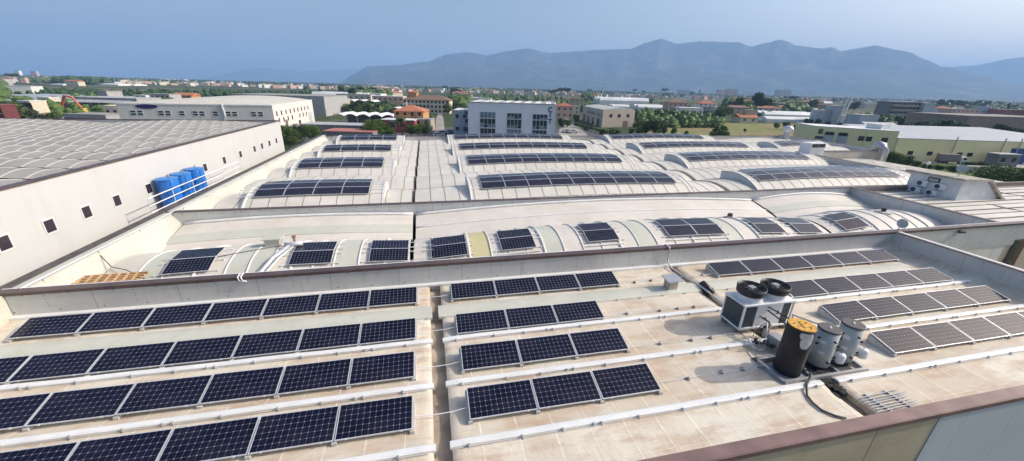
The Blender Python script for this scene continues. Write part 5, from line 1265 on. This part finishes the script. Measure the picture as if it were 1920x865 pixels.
# left side
bld('red_house', -12, 20, 245, 197, 4, pm('maroon', (.13, .035, .035)), 'flat', pm('maroon_roof', (.2, .08, .07)), 2, 3, 'dark red house at the left edge with sloping porch', balcony=True)
bld('pillar_house', 205, 231, 236, 202, 9, 'cream', 'parapet', 'white', 2, 2, 'narrow cream house with parapet beside the white factory'); bld('porch_wing', 128, 206, 240, 215.5, 10, 'grey', 'flat', 'felt', 1, 5, 'low grey building with dark openings behind the warehouse roof', wsz=(3, 2))
bld('grey_hall', 143, 262, 204, 184, 16, 'grey', 'flat', 'greysheet', 1, 6, 'long grey hall with a raised block behind the carport'); bld('raised_block', 190, 208, 199, 171.5, 10, 'grey', 'flat', 'felt', 1, 1, 'square grey block rising above the long grey hall')
bld('pale_house', 256, 278, 196, 179, 10, 'white', 'flat', 'white', 2, 2, 'small white and brown house behind the white factory'); bld('grey_terrace', 277, 322, 196, 177, 10, 'grey', 'flat', 'felt', 2, 5, 'dark grey terrace with open bays behind the white factory'); bld('orange_house', 326, 362, 193.5, 174, 9, 'orange', 'gable', 'orange', 2, 3, 'orange house with red roof behind the white factory roof')
bld('beam_frame', 45, 68, 222, 190, 6, 'cream', 'flat', 'white', 1, 1, 'pale concrete frame house among the trees at left', wsz=(6, 5)); bld('cream_hut', 74, 96, 196, 183, 6, 'cream', 'flat', 'white', 1, 1, 'small cream hut with flat roof in the scrubland')
# carport with sawtooth roofs
cp = empty('carport', G(128, 210)); tag(cp, 'carport with a row of pale slanted roof sheets on posts', 'carport'); A = G(128, 208); B = G(236, 211); u = (B-A); cp.location = (A.x, A.y, GZ); cp.rotation_euler = (0, 0, math.atan2(u.y, u.x)); L_ = u.length; hc = zat(180, 189, A.length)-GZ
for k in range(7):
    x0_ = L_*k/7; mb = MB(); mb.poly([(x0_+L_/7*.1, 0, hc*.92), (x0_+L_/7*.95, 0, hc*.92), (x0_+L_/7*1.1, 6, hc*1.12), (x0_+L_/7*.25, 6, hc*1.12)]); mb.poly([(x0_+L_/7*.25, 6, hc*1.12-.15), (x0_+L_/7*1.1, 6, hc*1.12-.15), (x0_+L_/7*.95, 0, hc*.92-.15), (x0_+L_/7*.1, 0, hc*.92-.15)]); mb.build('roof_sheet', RM['greysheet'], cp)
for k in range(8): mb = MB(); mb.bb(L_*k/7-.15, L_*k/7+.15, .1, .4, 0, hc*.92); mb.build('post', WM['grey'], cp)
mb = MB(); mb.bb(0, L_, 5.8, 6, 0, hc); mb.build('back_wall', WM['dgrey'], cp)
# excavator
ex = empty('excavator', G(118, 214), R(-20)); tag(ex, 'orange excavator with a bent boom parked among the sheds', 'excavator'); M_EX = mat('excavator_orange', (.55, .16, .07), .5)
mb = MB(); mb.box((0, 0, .5), (4, 3, .9)); mb.build('tracks', M_BLACK, ex); mb = MB(); mb.box((-.5, 0, 1.9), (3.4, 2.6, 1.7)); mb.build('body', M_EX, ex, bevel=.1); mb = MB(); mb.box((.9, .8, 2.7), (1.3, 1, 1.8)); mb.build('cab', M_WDG, ex, bevel=.05)
mb = MB(); mb.tube([(1, -.3, 2.2), (3.5, -.3, 5.6), (6.2, -.3, 5.2)], .35, 8); mb.build('boom', M_EX, ex); mb = MB(); mb.tube([(6.2, -.3, 5.2), (8.4, -.3, 2.2)], .28, 8); mb.build('stick', M_EX, ex); mb = MB(); mb.box((8.8, -.3, 1.4), (1.5, 1.2, 1.3), M=None); mb.build('bucket', mat('bucket_yellow', (.5, .35, .08), .6), ex, bevel=.2)
ex.scale = (1.5, 1.5, 1.5)
# scalloped white sheds : barrel roofs on an open arcade
def scallop(x0, x1, yb, yt, n, D, label, open_=True):
    A, B = frame(x0, x1, yb); w_ = (B-A).length; h = zat((x0+x1)/2, yt, math.hypot(A.x, A.y))-GZ; t = empty('scalloped_shed', (A.x, A.y, GZ), math.atan2(B.y-A.y, B.x-A.x)); tag(t, label, 'shed')
    s = w_/n; rise = s*.17; M_ = mat('white_vault', (.72, .71, .70), .6, 0, (.5, .08))
    for k in range(n):
        mb = MB(); xs = frange(0, s, s/10)
        for D0, D1 in ((0, D),):
            for a, b in zip(xs[:-1], xs[1:]):
                za, zb = h-rise+rise*math.sin(PI*a/s), h-rise+rise*math.sin(PI*b/s)
                mb.quad((k*s+a, D0, za), (k*s+b, D0, zb), (k*s+b, D1, zb), (k*s+a, D1, za)); mb.quad((k*s+a, D0, za-.25), (k*s+b, D0, zb-.25), (k*s+b, D0, zb), (k*s+a, D0, za))
        mb.build('vault', M_, t)
        mb = MB(); mb.bb(k*s-.15, k*s+.15, .1, .4, 0, h-rise); mb.build('post', WM['grey'], t)
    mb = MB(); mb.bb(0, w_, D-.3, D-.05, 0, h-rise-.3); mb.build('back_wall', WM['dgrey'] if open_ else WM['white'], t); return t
scallop(624, 741, 234, 212.5, 5, 16, 'white shed with five scalloped vaults over an open dark arcade'); scallop(648, 704, 206, 187, 3, 12, 'smaller white scalloped shed behind the palms'); scallop(727, 752, 214, 201.5, 1, 14, 'single grey white barrel vault beside the orange villa')
lc = bld('long_canopy', 566, 706, 252, 235.5, 9, 'dgrey', 'flat', 'greysheet', 1, 0, 'long flat pale canopy with dark shaded underside behind the factory')[0]  # dark grey walls stand in for the shade beneath the canopy
bld('red_roof_shed', 606, 700, 262, 248, 9, 'dgrey', 'flat', 'pinkred', 1, 0, 'low shed with faded pink red roof just behind the far parapet')
# greenhouses / polytunnels
def tunnel(x0, x1, yb, yt, D, label, m='white', n=1):
    A, B = frame(x0, x1, yb); w_ = (B-A).length; h = max(2.5, zat((x0+x1)/2, yt, math.hypot(A.x, A.y))-GZ); t = empty('greenhouse', (A.x, A.y, GZ), math.atan2(B.y-A.y, B.x-A.x)); tag(t, label, 'greenhouse')
    M_ = mat('plastic_film_'+m, {'white': (.70, .70, .68), 'grey': (.36, .40, .42)}[m], .5, 0, (.05, .15)); dd = D/n
    for k in range(n):
        mb = MB(); ys = [k*dd+dd*q/8 for q in range(9)]; z_ = lambda y: h*.6+h*.4*math.sin(PI*(y-k*dd)/dd)
        for a, b in zip(ys[:-1], ys[1:]): mb.quad((0, a, z_(a)), (w_, a, z_(a)), (w_, b, z_(b)), (0, b, z_(b)))
        mb.quad((0, k*dd, -.1), (w_, k*dd, -.1), (w_, k*dd, h*.6), (0, k*dd, h*.6))
        for x in (0, w_): mb.poly([(x, k*dd, -.1), (x, k*dd+dd, -.1)]+[(x, y, z_(y)) for y in ys[::-1]])
        mb.build('tunnel', M_, t)
for a in ((-20, 52, 184, 177.5, 40, 'grey glass greenhouse field at the left edge, farthest of the three', 'grey', 4), (20, 195, 189, 180, 50, 'long grey white greenhouse field below the hedgerow', 'grey', 5), (-20, 38, 194, 187, 30, 'grey greenhouse nearest the left edge', 'grey', 3),
          (118, 146, 186, 181, 20, 'small white greenhouse between grey fields', 'white', 1), (1124, 1216, 196, 184, 40, 'long white greenhouse behind the beige warehouse', 'white', 4), (1148, 1180, 204, 197, 16, 'white tunnel just behind the beige warehouse roof', 'white', 2), (1196, 1246, 208, 197.5, 20, 'white greenhouse beside the orchard', 'white', 2),
          (1382, 1412, 196, 190, 20, 'white tunnel behind the big dark tree', 'white', 2), (1433, 1540, 222, 212, 22, 'white greenhouse roofs right of the field, upper row', 'white', 3), (1436, 1528, 230, 221, 10, 'long low plastic tunnel right of the field', 'white', 1), (1424, 1436, 229, 224, 8, 'small round ended plastic tunnel at the field corner', 'white', 1), (1470, 1560, 196, 190, 20, 'far white greenhouse strip in the haze', 'white', 2), (585, 690, 184, 173, 30, 'pale greenhouse range left of the pink block', 'white', 4), (300, 345, 151.5, 148.5, 40, 'distant bright white greenhouse on the plain', 'white', 2),
          (185, 222, 160, 156.8, 30, 'far white tunnel above the hedgerow at left', 'white', 1), (224, 252, 160.5, 157.5, 30, 'second far white tunnel above the hedgerow', 'white', 1), (95, 118, 160, 157, 30, 'white tunnel left of the dark far wood', 'white', 1)): tunnel(*a)
# chimney and far towers
c_ = G(1129, 181); ck = empty('factory_chimney', c_); tag(ck, 'slender dark factory chimney on the plain before the mountains', 'chimney'); hh = zat(1129, 155, math.hypot(c_.x, c_.y))-GZ; mb = MB(); mb.lathe((0, 0, 0), [(hh*.045, 0), (hh*.03, hh)], 12); mb.build('stack', WM['tan'], ck)
for a in (('far_block', 1455, 1481, 184, 169, 20, 'grey', 'flat', 'felt', 4, 5, 'grey tower block on the skyline before the mountains'), ('far_block', 1345, 1362, 181, 168.5, 20, 'pink', 'flat', 'felt', 3, 4, 'pale pink block on the skyline, left of a pair'), ('far_block', 1362, 1382, 182, 167.5, 20, 'tan', 'flat', 'felt', 3, 5, 'tan block on the skyline, right of a pair'), ('far_block', 1272, 1293, 180, 169, 20, 'bluegrey', 'flat', 'white', 3, 5, 'bluish block on the skyline above the orchard'),
          ('far_block', 30, 39, 145, 133, 14, 'white', 'flat', 'white', 2, 4, 'white block on the left horizon'), ('far_block', 60, 71, 145, 134, 14, 'pink', 'flat', 'white', 3, 4, 'pinkish block on the left horizon'), ('far_block', 188, 198, 158.5, 147, 10, 'white', 'flat', 'white', 1, 1, 'small bright white cube house above the hedgerow at left'), ('far_block', 125, 148, 161, 150, 12, 'cream', 'gable', 'terra', 2, 3, 'cream farmhouse before the dark far wood'), ('far_block', 1620, 1640, 204, 194, 12, 'cream', 'flat', 'white', 1, 3, 'cream house among trees left of the apartment block'), ('far_block', 1395, 1420, 184, 175, 16, 'white', 'flat', 'terra', 2, 4, 'white terraced block right of the skyline pair')): bld(*a)
# ================================================================== HAND PLACED TREES
near_trees = [('green', 545, 281, 38, 1.2), ('dark', 566, 272, 36, 1.1), ('green', 585, 268, 30, 1.2), ('dark', 540, 268, 30, 1.3), ('bright', 556, 262, 22, 1.2)]
for i, (k, x, y, h, wd) in enumerate(near_trees): tree(k, x, y, h, f'{TDESC[k]} {["nearest", "rightmost", "at the back right", "half hidden", "low one at the back"][i]} in the gap beyond the white warehouse', True, wide=wd)
tree('bright', 708, 258, 30, 'bright green round tree behind the arched roof, left of the palm', True, wide=1.3)
tree('bright', 728, 258, 20, 'smaller bright shrub tree beside the palm trunk', True)
mid = [('palm', 755, 256, 42), ('palm', 742, 257, 36), ('green', 772, 257, 22), ('bright', 784, 257, 22), ('green', 798, 256, 24), ('palm', 712, 222, 34), ('palm', 704, 222, 28), ('green', 690, 216, 24), ('dark', 666, 214, 22), ('green', 652, 214, 18), ('palm', 722, 214, 30), ('palm', 672, 208, 18), ('green', 805, 238, 22), ('green', 840, 216, 20), ('dark', 828, 212, 18), ('green', 858, 212, 16), ('green', 812, 207, 14),
       ('dark', 1052, 243, 20), ('green', 1064, 240, 16), ('dark', 1080, 232, 16), ('green', 1098, 248, 12), ('dark', 1128, 257, 14), ('green', 1145, 257, 16), ('bright', 1158, 257, 12), ('dark', 1182, 256, 14), ('green', 1198, 258, 20), ('dark', 1210, 257, 28), ('green', 1226, 257, 32), ('dark', 1242, 256, 22), ('green', 1262, 254, 14), ('green', 1285, 258, 12),
       ('green', 1198, 243, 18), ('dark', 1212, 238, 18), ('dark', 1175, 238, 8), ('green', 1235, 232, 14), ('dark', 1258, 228, 18), ('green', 1280, 227, 14), ('dark', 1300, 226, 12), ('dark', 1345, 229, 22), ('green', 1352, 226, 26), ('bright', 1346, 261, 24), ('bright', 1335, 262, 14), ('bright', 1358, 263, 15), ('dark', 1396, 249, 7), ('dark', 1418, 212, 36), ('dark', 1426, 210, 26), ('green', 1382, 210, 26), ('dark', 1370, 213, 22), ('dark', 1392, 215, 18), ('green', 1366, 218, 16),
       ('green', 1500, 215, 12), ('dark', 1486, 222, 10), ('green', 1472, 243, 14), ('dark', 1490, 247, 12), ('green', 1454, 243, 12), ('dark', 1512, 244, 20), ('dark', 1530, 240, 16), ('dark', 1550, 243, 14), ('dark', 1572, 245, 14), ('green', 1596, 246, 12), ('dark', 1620, 248, 14), ('dark', 1520, 206, 14), ('green', 1532, 207, 12), ('dark', 1600, 210, 18), ('green', 1590, 208, 14),
       ('green', 1700, 256, 24), ('dark', 1715, 258, 28), ('green', 1735, 258, 30), ('bright', 1750, 256, 24), ('dark', 1768, 260, 34), ('green', 1784, 259, 28), ('dark', 1802, 258, 24), ('green', 1690, 244, 22), ('green', 1712, 240, 20), ('dark', 1865, 262, 28), ('green', 1885, 263, 24), ('dark', 1905, 264, 22), ('green', 1838, 258, 16), ('dark', 1680, 232, 14), ('green', 1700, 231, 12), ('dark', 1760, 206, 16), ('dark', 1778, 206, 18), ('dark', 1798, 208, 18), ('dark', 1820, 209, 16), ('dark', 1840, 209, 14), ('dark', 1742, 212, 14),
       ('dark', 30, 234, 42), ('green', 45, 234, 36), ('olive', 62, 236, 30), ('palm', 78, 238, 28), ('olive', 92, 238, 24), ('green', 106, 238, 26), ('palm', 55, 240, 28), ('dark', 20, 226, 28), ('olive', 84, 206, 16), ('green', 96, 208, 14), ('dark', 178, 214, 16), ('green', 190, 212, 14), ('dark', 176, 175, 8), ('palm', 312, 184, 20), ('palm', 404, 178, 12), ('palm', 574, 180, 20), ('dark', 600, 178, 10)]
LOC = []
for i, (k, x, y, h) in enumerate(mid):
    LOC.append((x, y)); 
def where(x, y):
    near_ = min(LM, key=lambda q: (q[0]-x)**2+((q[1]-y)*2)**2)
    side_ = 'left of' if x < near_[0]-6 else 'right of' if x > near_[0]+6 else ('in front of' if y > near_[1] else 'behind')
    return f'{side_} {near_[2]}'
LM = [(1033, 230, 'the grey office block'), (765, 225, 'the orange villa'), (800, 190, 'the long tenement'), (1160, 225, 'the beige warehouse'), (1402, 222, 'the field cottage'), (1325, 205, 'the white villa'), (1270, 205, 'the weathered villa'), (1500, 222, 'the plastic tunnels'), (1565, 215, 'the twin flues'), (1640, 240, 'the yellow works'), (1700, 205, 'the apartment block'), (1800, 262, 'the long yellow hall'), (1860, 240, 'the brown hall'), (680, 222, 'the scalloped shed'), (10, 220, 'the red house'), (180, 195, 'the carport'), (330, 185, 'the orange house'), (600, 180, 'the pale greenhouse range'), (1300, 245, 'the dry field'), (1215, 200, 'the white greenhouse'), (1850, 208, 'the blue grey house')]
cnt = {}
def seq(key): cnt[key] = cnt.get(key, 0)+1; return cnt[key]
SZ = ['', 'smaller ', 'taller ', 'leaning ', 'wide ', 'thin ', 'sparse ', 'full ', 'bushy ', 'ragged ']
for k, x, y, h in mid:
    loc = where(x, y); n_ = seq((k, loc)); tree(k, x, y, h, f'{SZ[(n_-1) % 10]}{TDESC[k]} {loc}', group=f'{TDESC[k]}s among the houses')
# bushes and trees at the right edge below the yellow hall
for i, (k, x, y, h, wd) in enumerate((('bright', 1868, 352, 38, 1.5), ('bright', 1900, 360, 40, 1.6), ('green', 1880, 340, 24, 1.3), ('bright', 1935, 362, 40, 1.5), ('green', 1668, 318, 30, 1.2), ('dark', 1690, 318, 26, 1.2), ('olive', 1712, 318, 16, 1), ('green', 1735, 322, 14, 1.3), ('dark', 1758, 322, 12, 1.5), ('green', 1785, 326, 14, 1.6), ('dark', 1815, 318, 14, 1.5), ('green', 1836, 316, 12, 1.4))):
    tree(k, x, y, h, f'{ordn(i)} from the left... {TDESC[k]}' if False else f'{TDESC[k]}, {["first", "second", "third", "fourth", "fifth", "sixth", "seventh", "eighth", "ninth", "tenth", "eleventh", "twelfth"][sorted([1868, 1900, 1880, 1935, 1668, 1690, 1712, 1735, 1758, 1785, 1815, 1836]).index(x)]} from the left in the scrub below the yellow hall', k in BIG, wide=wd)
# orchard rows behind the beige warehouse and hedge
random.seed(5)
for i in range(46):
    x = random.uniform(1190, 1345); y = random.uniform(212, 224); 
    tree(random.choice(['green', 'dark', 'green', 'olive']), x, y, random.uniform(6, 9), 'small round orchard tree in the dense orchard right of the beige warehouse', group='orchard trees right of the beige warehouse')
for i in range(26):
    x = 1078+i*3.0; y = 238+i*.75; tree('bright' if i % 2 else 'olive', x, y, 7, 'clipped hedge bush in the hedge right of the grey office block', group='bushes of the hedge right of the office block')
# cars
def car_proto():
    t = empty('parked_car'); mb = MB()
    pr = [(-2.1, .35), (2.1, .35), (2.15, .75), (1.2, .95), (.6, 1.42), (-1.1, 1.45), (-1.9, 1.0), (-2.15, .9)]
    a = [(x, -.85, z) for x, z in pr]; b = [(x, .85, z) for x, z in pr]; mb.poly(a); mb.poly(b[::-1])
    for i in range(len(pr)): j = (i+1) % len(pr); mb.quad(a[j], a[i], b[i], b[j])
    mb.build('body', mat('car_paint', (.35, .36, .38), .3), t, bevel=.05); mb = MB()
    for s_ in (-1, 1): mb.poly([(x, s_*.856, z) for x, z in ((1.05, .95), (.55, 1.36), (-1.05, 1.38), (-1.7, 1.0))][::s_])
    mb.quad((1.22, -.75, .97), (1.22, .75, .97), (.66, .7, 1.4), (.66, -.7, 1.4)); mb.build('glass', M_WDG, t)
    for x in (-1.3, 1.35):
        for y in (-.82, .82): mb = MB(); mb.lathe((x, y, .33), [(.33, -.1), (.33, .1)], 14, M=Matrix.Rotation(R(90), 3, 'X')); mb.build('wheel', M_BLACK, t)
    return reg(t)
cp_ = car_proto()
for i, (x, y, a) in enumerate(((1063, 249, .3), (1073, 250, .3), (830, 252, 0), (845, 250, .1), (822, 256, .2), (1058, 238, .8))):
    p = G(x, y); o = spawn(cp_, USED, (p.x, p.y, GZ), (0, 0, a)); tag(o, ['left car of two by the hedge right of the office block', 'right car of two by the hedge right of the office block', 'middle car in the yard left of the office block', 'car nearest the parasol left of the office block', 'car at the front left of the small yard', 'lone car on the lane behind the office block corner'][i], 'car', 'cars parked around the office block')
# lamp posts
lpst = empty('street_lamp'); mb = MB(); mb.tube([(0, 0, 0), (0, 0, 8.5), (.3, 0, 9), (1.5, 0, 9.2)], .08, 6); mb.build('pole', M_GALV, lpst); mb = MB(); mb.box((1.7, 0, 9.18), (.7, .25, .12)); mb.build('lamp_head', M_ALU, lpst); reg(lpst)
for i, (x, y) in enumerate(((806, 257), (1139, 258), (1112, 254), (1168, 232), (874, 250), (797, 236))):
    p = G(x, y); o = spawn(lpst, USED, (p.x, p.y, GZ), (0, 0, i)); o.scale = (.8, .8, .8); tag(o, ['tall lamp post by the lane right of the orange villa', 'lamp post behind the far parapet, near the hedge end', 'lamp post beside the hedge middle', 'lamp post before the beige warehouse', 'lamp post beside the parasol', 'lamp post behind the orange villa'][i], 'street lamp', 'street lamps around the factory')
# ================================================================== SCATTERED TOWN
OCC = [(a[0]-2, a[1]-8, a[2]+2, a[3]+2) for a in ((870, 180, 1060, 262), (740, 168, 845, 262), (615, 195, 745, 262), (1040, 190, 1100, 262), (1090, 196, 1190, 262), (1124, 182, 1250, 210), (1200, 224, 1560, 262), (1245, 185, 1365, 230), (1535, 195, 1650, 262), (1650, 188, 1745, 300), (1640, 226, 1920, 420), (225, 172, 600, 262), (0, 176, 240, 262), (0, 164, 640, 184), (1180, 205, 1345, 262))]
def occ(x, y): return any(a <= x <= c and b <= y <= d for a, b, c, d in OCC)
def hproto(w_, D, h, wallm, roof, roofm, nfl, ncol, parts=True):
    t = empty('town_house'); house_parts(t, w_, D, h, wallm, roof, roofm, nfl if parts else 0, ncol if parts else 0, 0, (1.2, 1.4), None, False, False); t['d'] = 0; return reg(t)
HP = [(12, 10, 7.5, 'cream', 'flat', 'felt', 2, 3, 'cream flat roofed house'), (14, 10, 8.5, 'white', 'hip', 'terra', 2, 4, 'white house with terracotta hip roof'), (10, 9, 10, 'pink', 'flat', 'white', 3, 3, 'tall pink house with pale roof'), (16, 11, 7, 'white', 'flat', 'white', 2, 4, 'broad white house'), (12, 9, 8, 'tan', 'gable', 'brown', 2, 3, 'tan house with brown gable roof'),
      (18, 12, 6, 'grey', 'flat', 'greysheet', 1, 4, 'low grey workshop'), (11, 10, 9, 'yellow', 'hip', 'terra', 2, 3, 'yellowish house with red roof'), (24, 14, 6, 'white', 'flat', 'greysheet', 1, 0, 'long low white shed'), (13, 10, 8, 'cream', 'hip', 'orange', 2, 3, 'cream house with orange hip roof')]
PN = [hproto(*a[:8]) for a in HP]; PF = [hproto(*a[:8], parts=False) for a in HP]
for k in PN+PF: del k['d']; k.location = (0, -420, GZ)
random.seed(21)
def zone(x): return 'far left' if x < 320 else 'left' if x < 640 else 'left middle' if x < 900 else 'middle' if x < 1150 else 'right middle' if x < 1400 else 'right' if x < 1650 else 'far right'
placed = 0; tries = 0; hp_ = []
while placed < 298 and tries < 9000:
    tries += 1; x = random.uniform(-10, 1930); dy = 5+42*random.random()**1.55; y = HY(x)+dy
    if occ(x, y) or any(abs(x-a) < .45*dy+2 and abs(y-b) < .05*dy+.4 for a, b in hp_): continue
    hp_.append((x, y)); i = random.randrange(len(HP)); p = G(x, y); d = math.hypot(p.x, p.y)
    o = spawn((PN if d < 520 else PF)[i], USED, (p.x, p.y, GZ), (0, 0, -math.atan2(p.x, p.y)+random.uniform(-.7, .7)), (random.uniform(.85, 1.25),)*2+(random.uniform(.9, 1.2),))
    dist_ = 'near' if d < 450 else 'farther' if d < 900 else 'distant'
    tag(o, f'{HP[i][8]} on the {dist_} plain, {zone(x)} of the view', 'house', f'{HP[i][8]}s on the {dist_} plain, {zone(x)}'); placed += 1
ntr = 0; tries = 0
while ntr < 62 and tries < 8000:
    tries += 1; x = random.uniform(-10, 1930); dy = 12+34*random.random()**1.2; y = HY(x)+dy
    if occ(x, y): continue
    k = random.choices(['green', 'dark', 'bright', 'olive', 'pine', 'cypress'], [5, 6, 1.2, 2, .7, .6])[0]
    p = G(x, y); d = math.hypot(p.x, p.y); s = random.uniform(.8, 1.45); o = spawn(TP[k], USED, (p.x, p.y, GZ), (0, 0, random.uniform(0, 6.28)), (s*1.1, s*1.1, s))
    dist_ = 'near' if d < 450 else 'farther' if d < 900 else 'distant'
    tag(o, f'{TDESC[k]} on the {dist_} plain, {zone(x)} of the view', 'tree', f'{TDESC[k]}s on the {dist_} plain, {zone(x)}'); ntr += 1
# pine grove on the horizon and dark woods
for i, (x, y, h) in enumerate(((1040, 182, 14), (1052, 183, 18), (1063, 183, 18), (1034, 182, 12), (835, 171, 10), (860, 171, 8), (1190, 177, 10), (1205, 178, 8), (1105, 176, 9), (1245, 180, 14), (1310, 182, 16), (1295, 182, 10))):
    tree('pine' if i not in (10,) else 'cypress', x, y, h, f'{"slim dark cypress" if i == 10 else "dark umbrella pine"} on the skyline, {ordn(i)} of the skyline group', group='dark pines on the skyline')
def mass(name, spans, n, s, m, label, hz=(3, 9)):
    rnd = random.Random(len(spans)*7+n); mb = MB()
    for _ in range(n):
        x0, y0, x1, y1 = rnd.choice(spans); p = G(rnd.uniform(x0, x1), rnd.uniform(y0, y1)); h = rnd.uniform(*hz); r = h*.6
        c = Vector((p.x, p.y, GZ+h*.45)); Mx = [(rnd.uniform(.7, 1.25)) for _ in range(14)]
        # irregular faceted clump
        q = 7; rings = [(.55, -.45), (1, -.05), (.85, .35), (.4, .62)]
        i0 = len(mb.v)
        for ri, (rr, zz2) in enumerate(rings):
            for k in range(q): a = 2*PI*k/q+ri*.4; f = rnd.uniform(.75, 1.25); mb.v.append((c.x+r*rr*f*math.cos(a), c.y+r*rr*f*math.sin(a), c.z+h*zz2*rnd.uniform(.9, 1.1)))
        for ri in range(3):
            for k in range(q): mb.f.append((i0+ri*q+k, i0+ri*q+(k+1) % q, i0+(ri+1)*q+(k+1) % q, i0+(ri+1)*q+k)); mb.mi.append(0)
        mb.f.append(tuple(i0+3*q+k for k in range(q))); mb.mi.append(0)
        if s: leaves(mb, c, (r*1.1, r*1.1, h*.6), 26, s, rnd)
    return tag(mb.build(name, m), label, 'trees', kind='stuff')
rnd0 = random.Random(4)
B_ = lambda x0, x1, d0, d1: (x0, HY((x0+x1)/2)+d0, x1, HY((x0+x1)/2)+d1)
sp = [B_(x, x+160, 1.6, 9) for x in range(-40, 1960, 160)]
mass('distant_treetops', sp, 4200, 0, LD, 'far treetops covering the plain towards the horizon', (6, 11))
sp2 = []
for x in range(-20, 1960, 30):
    for d0, d1 in ((7, 11), (11, 16), (16, 22), (22, 30), (30, 40), (40, 52)):
        if not occ(x+15, HY(x)+(d0+d1)/2) and rnd0.random() < .8: sp2.append(B_(x, x+30, d0, d1))
mass('plain_trees', sp2, 4200, .9, LG, 'mixed trees and gardens filling the plain between the scattered houses', (4, 9))
mass('hedgerow', [(0, 171, 200, 180), (200, 172, 420, 181), (420, 174, 640, 183)], 420, .5, LD, 'dark green citrus groves across the left middle distance', (2.5, 4.5))
mass('far_wood', [(108, 156, 150, 158), (120, 156, 200, 160), (1740, 200, 1870, 206)], 160, .8, LD, 'dark blue green woods left and right in the middle distance', (9, 15))
mass('grove', [(560, 196, 620, 205), (620, 196, 760, 212), (0, 186, 230, 222), (150, 196, 330, 202), (1660, 222, 1900, 246), (1380, 205, 1560, 222), (1190, 205, 1360, 228), (840, 176, 1040, 186), (1040, 190, 1100, 212), (1190, 232, 1350, 240), (1540, 222, 1690, 232), (1690, 236, 1860, 248), (620, 206, 760, 212), (850, 186, 1040, 190), (1000, 186, 1250, 196), (1350, 196, 1480, 206)], 1100, .45, LG, 'dense mixed green scrub between the houses', (2, 5))
# distant specks of town
mbs = {k: MB() for k in ('white', 'cream', 'pink', 'tan')}; rnd = random.Random(9)
allb = MB(); keys = list(mbs)
for _ in range(1900):
    x = rnd.uniform(-30, 1950); y = HY(x)+1.6+13*rnd.random()**1.6; p = G(x, y); d = math.hypot(p.x, p.y)
    if d > 5000: continue
    s = rnd.uniform(.55, 1.25)*(1 if y-HY(x) > 5 else 1.3); allb.box((p.x, p.y, GZ+3.2*s), (rnd.uniform(8, 22)*s, rnd.uniform(7, 12)*s, 6.4*s), rnd.randrange(4), rz=-math.atan2(p.x, p.y)+rnd.uniform(-.6, .6))
tag(allb.build('distant_town', [WM[k] for k in keys]), 'countless tiny pale houses of the distant town near the horizon', 'houses', kind='stuff')
# remove prototypes never used
for pr in list(TP.values())+list(BIG.values())+PN+PF+[bt, ac, cp_, lpst, root]:
    if not USED.get(pr.name):
        def rm(o):
            for c in kids(o): rm(c)
            bpy.data.objects.remove(o)
        rm(pr)
# ================================================================== HAZE
hz = MB(); hz.bb(-15900, 15900, -3400, 15900, GZ-1, 920); ho_ = hz.build('haze', None) if False else None
hm = bpy.data.materials.new('air_haze'); hm.use_nodes = True; t_ = hm.node_tree; t_.nodes.clear(); out = t_.nodes.new('ShaderNodeOutputMaterial'); pv = t_.nodes.new('ShaderNodeVolumePrincipled')
pv.inputs['Color'].default_value = (.38, .61, 1, 1); pv.inputs['Density'].default_value = 1.45e-4; pv.inputs['Anisotropy'].default_value = 0.08; t_.links.new(pv.outputs[0], out.inputs['Volume'])
tag(hz.build('haze', hm), kind='stuff')
S.cycles.volume_bounces = 1
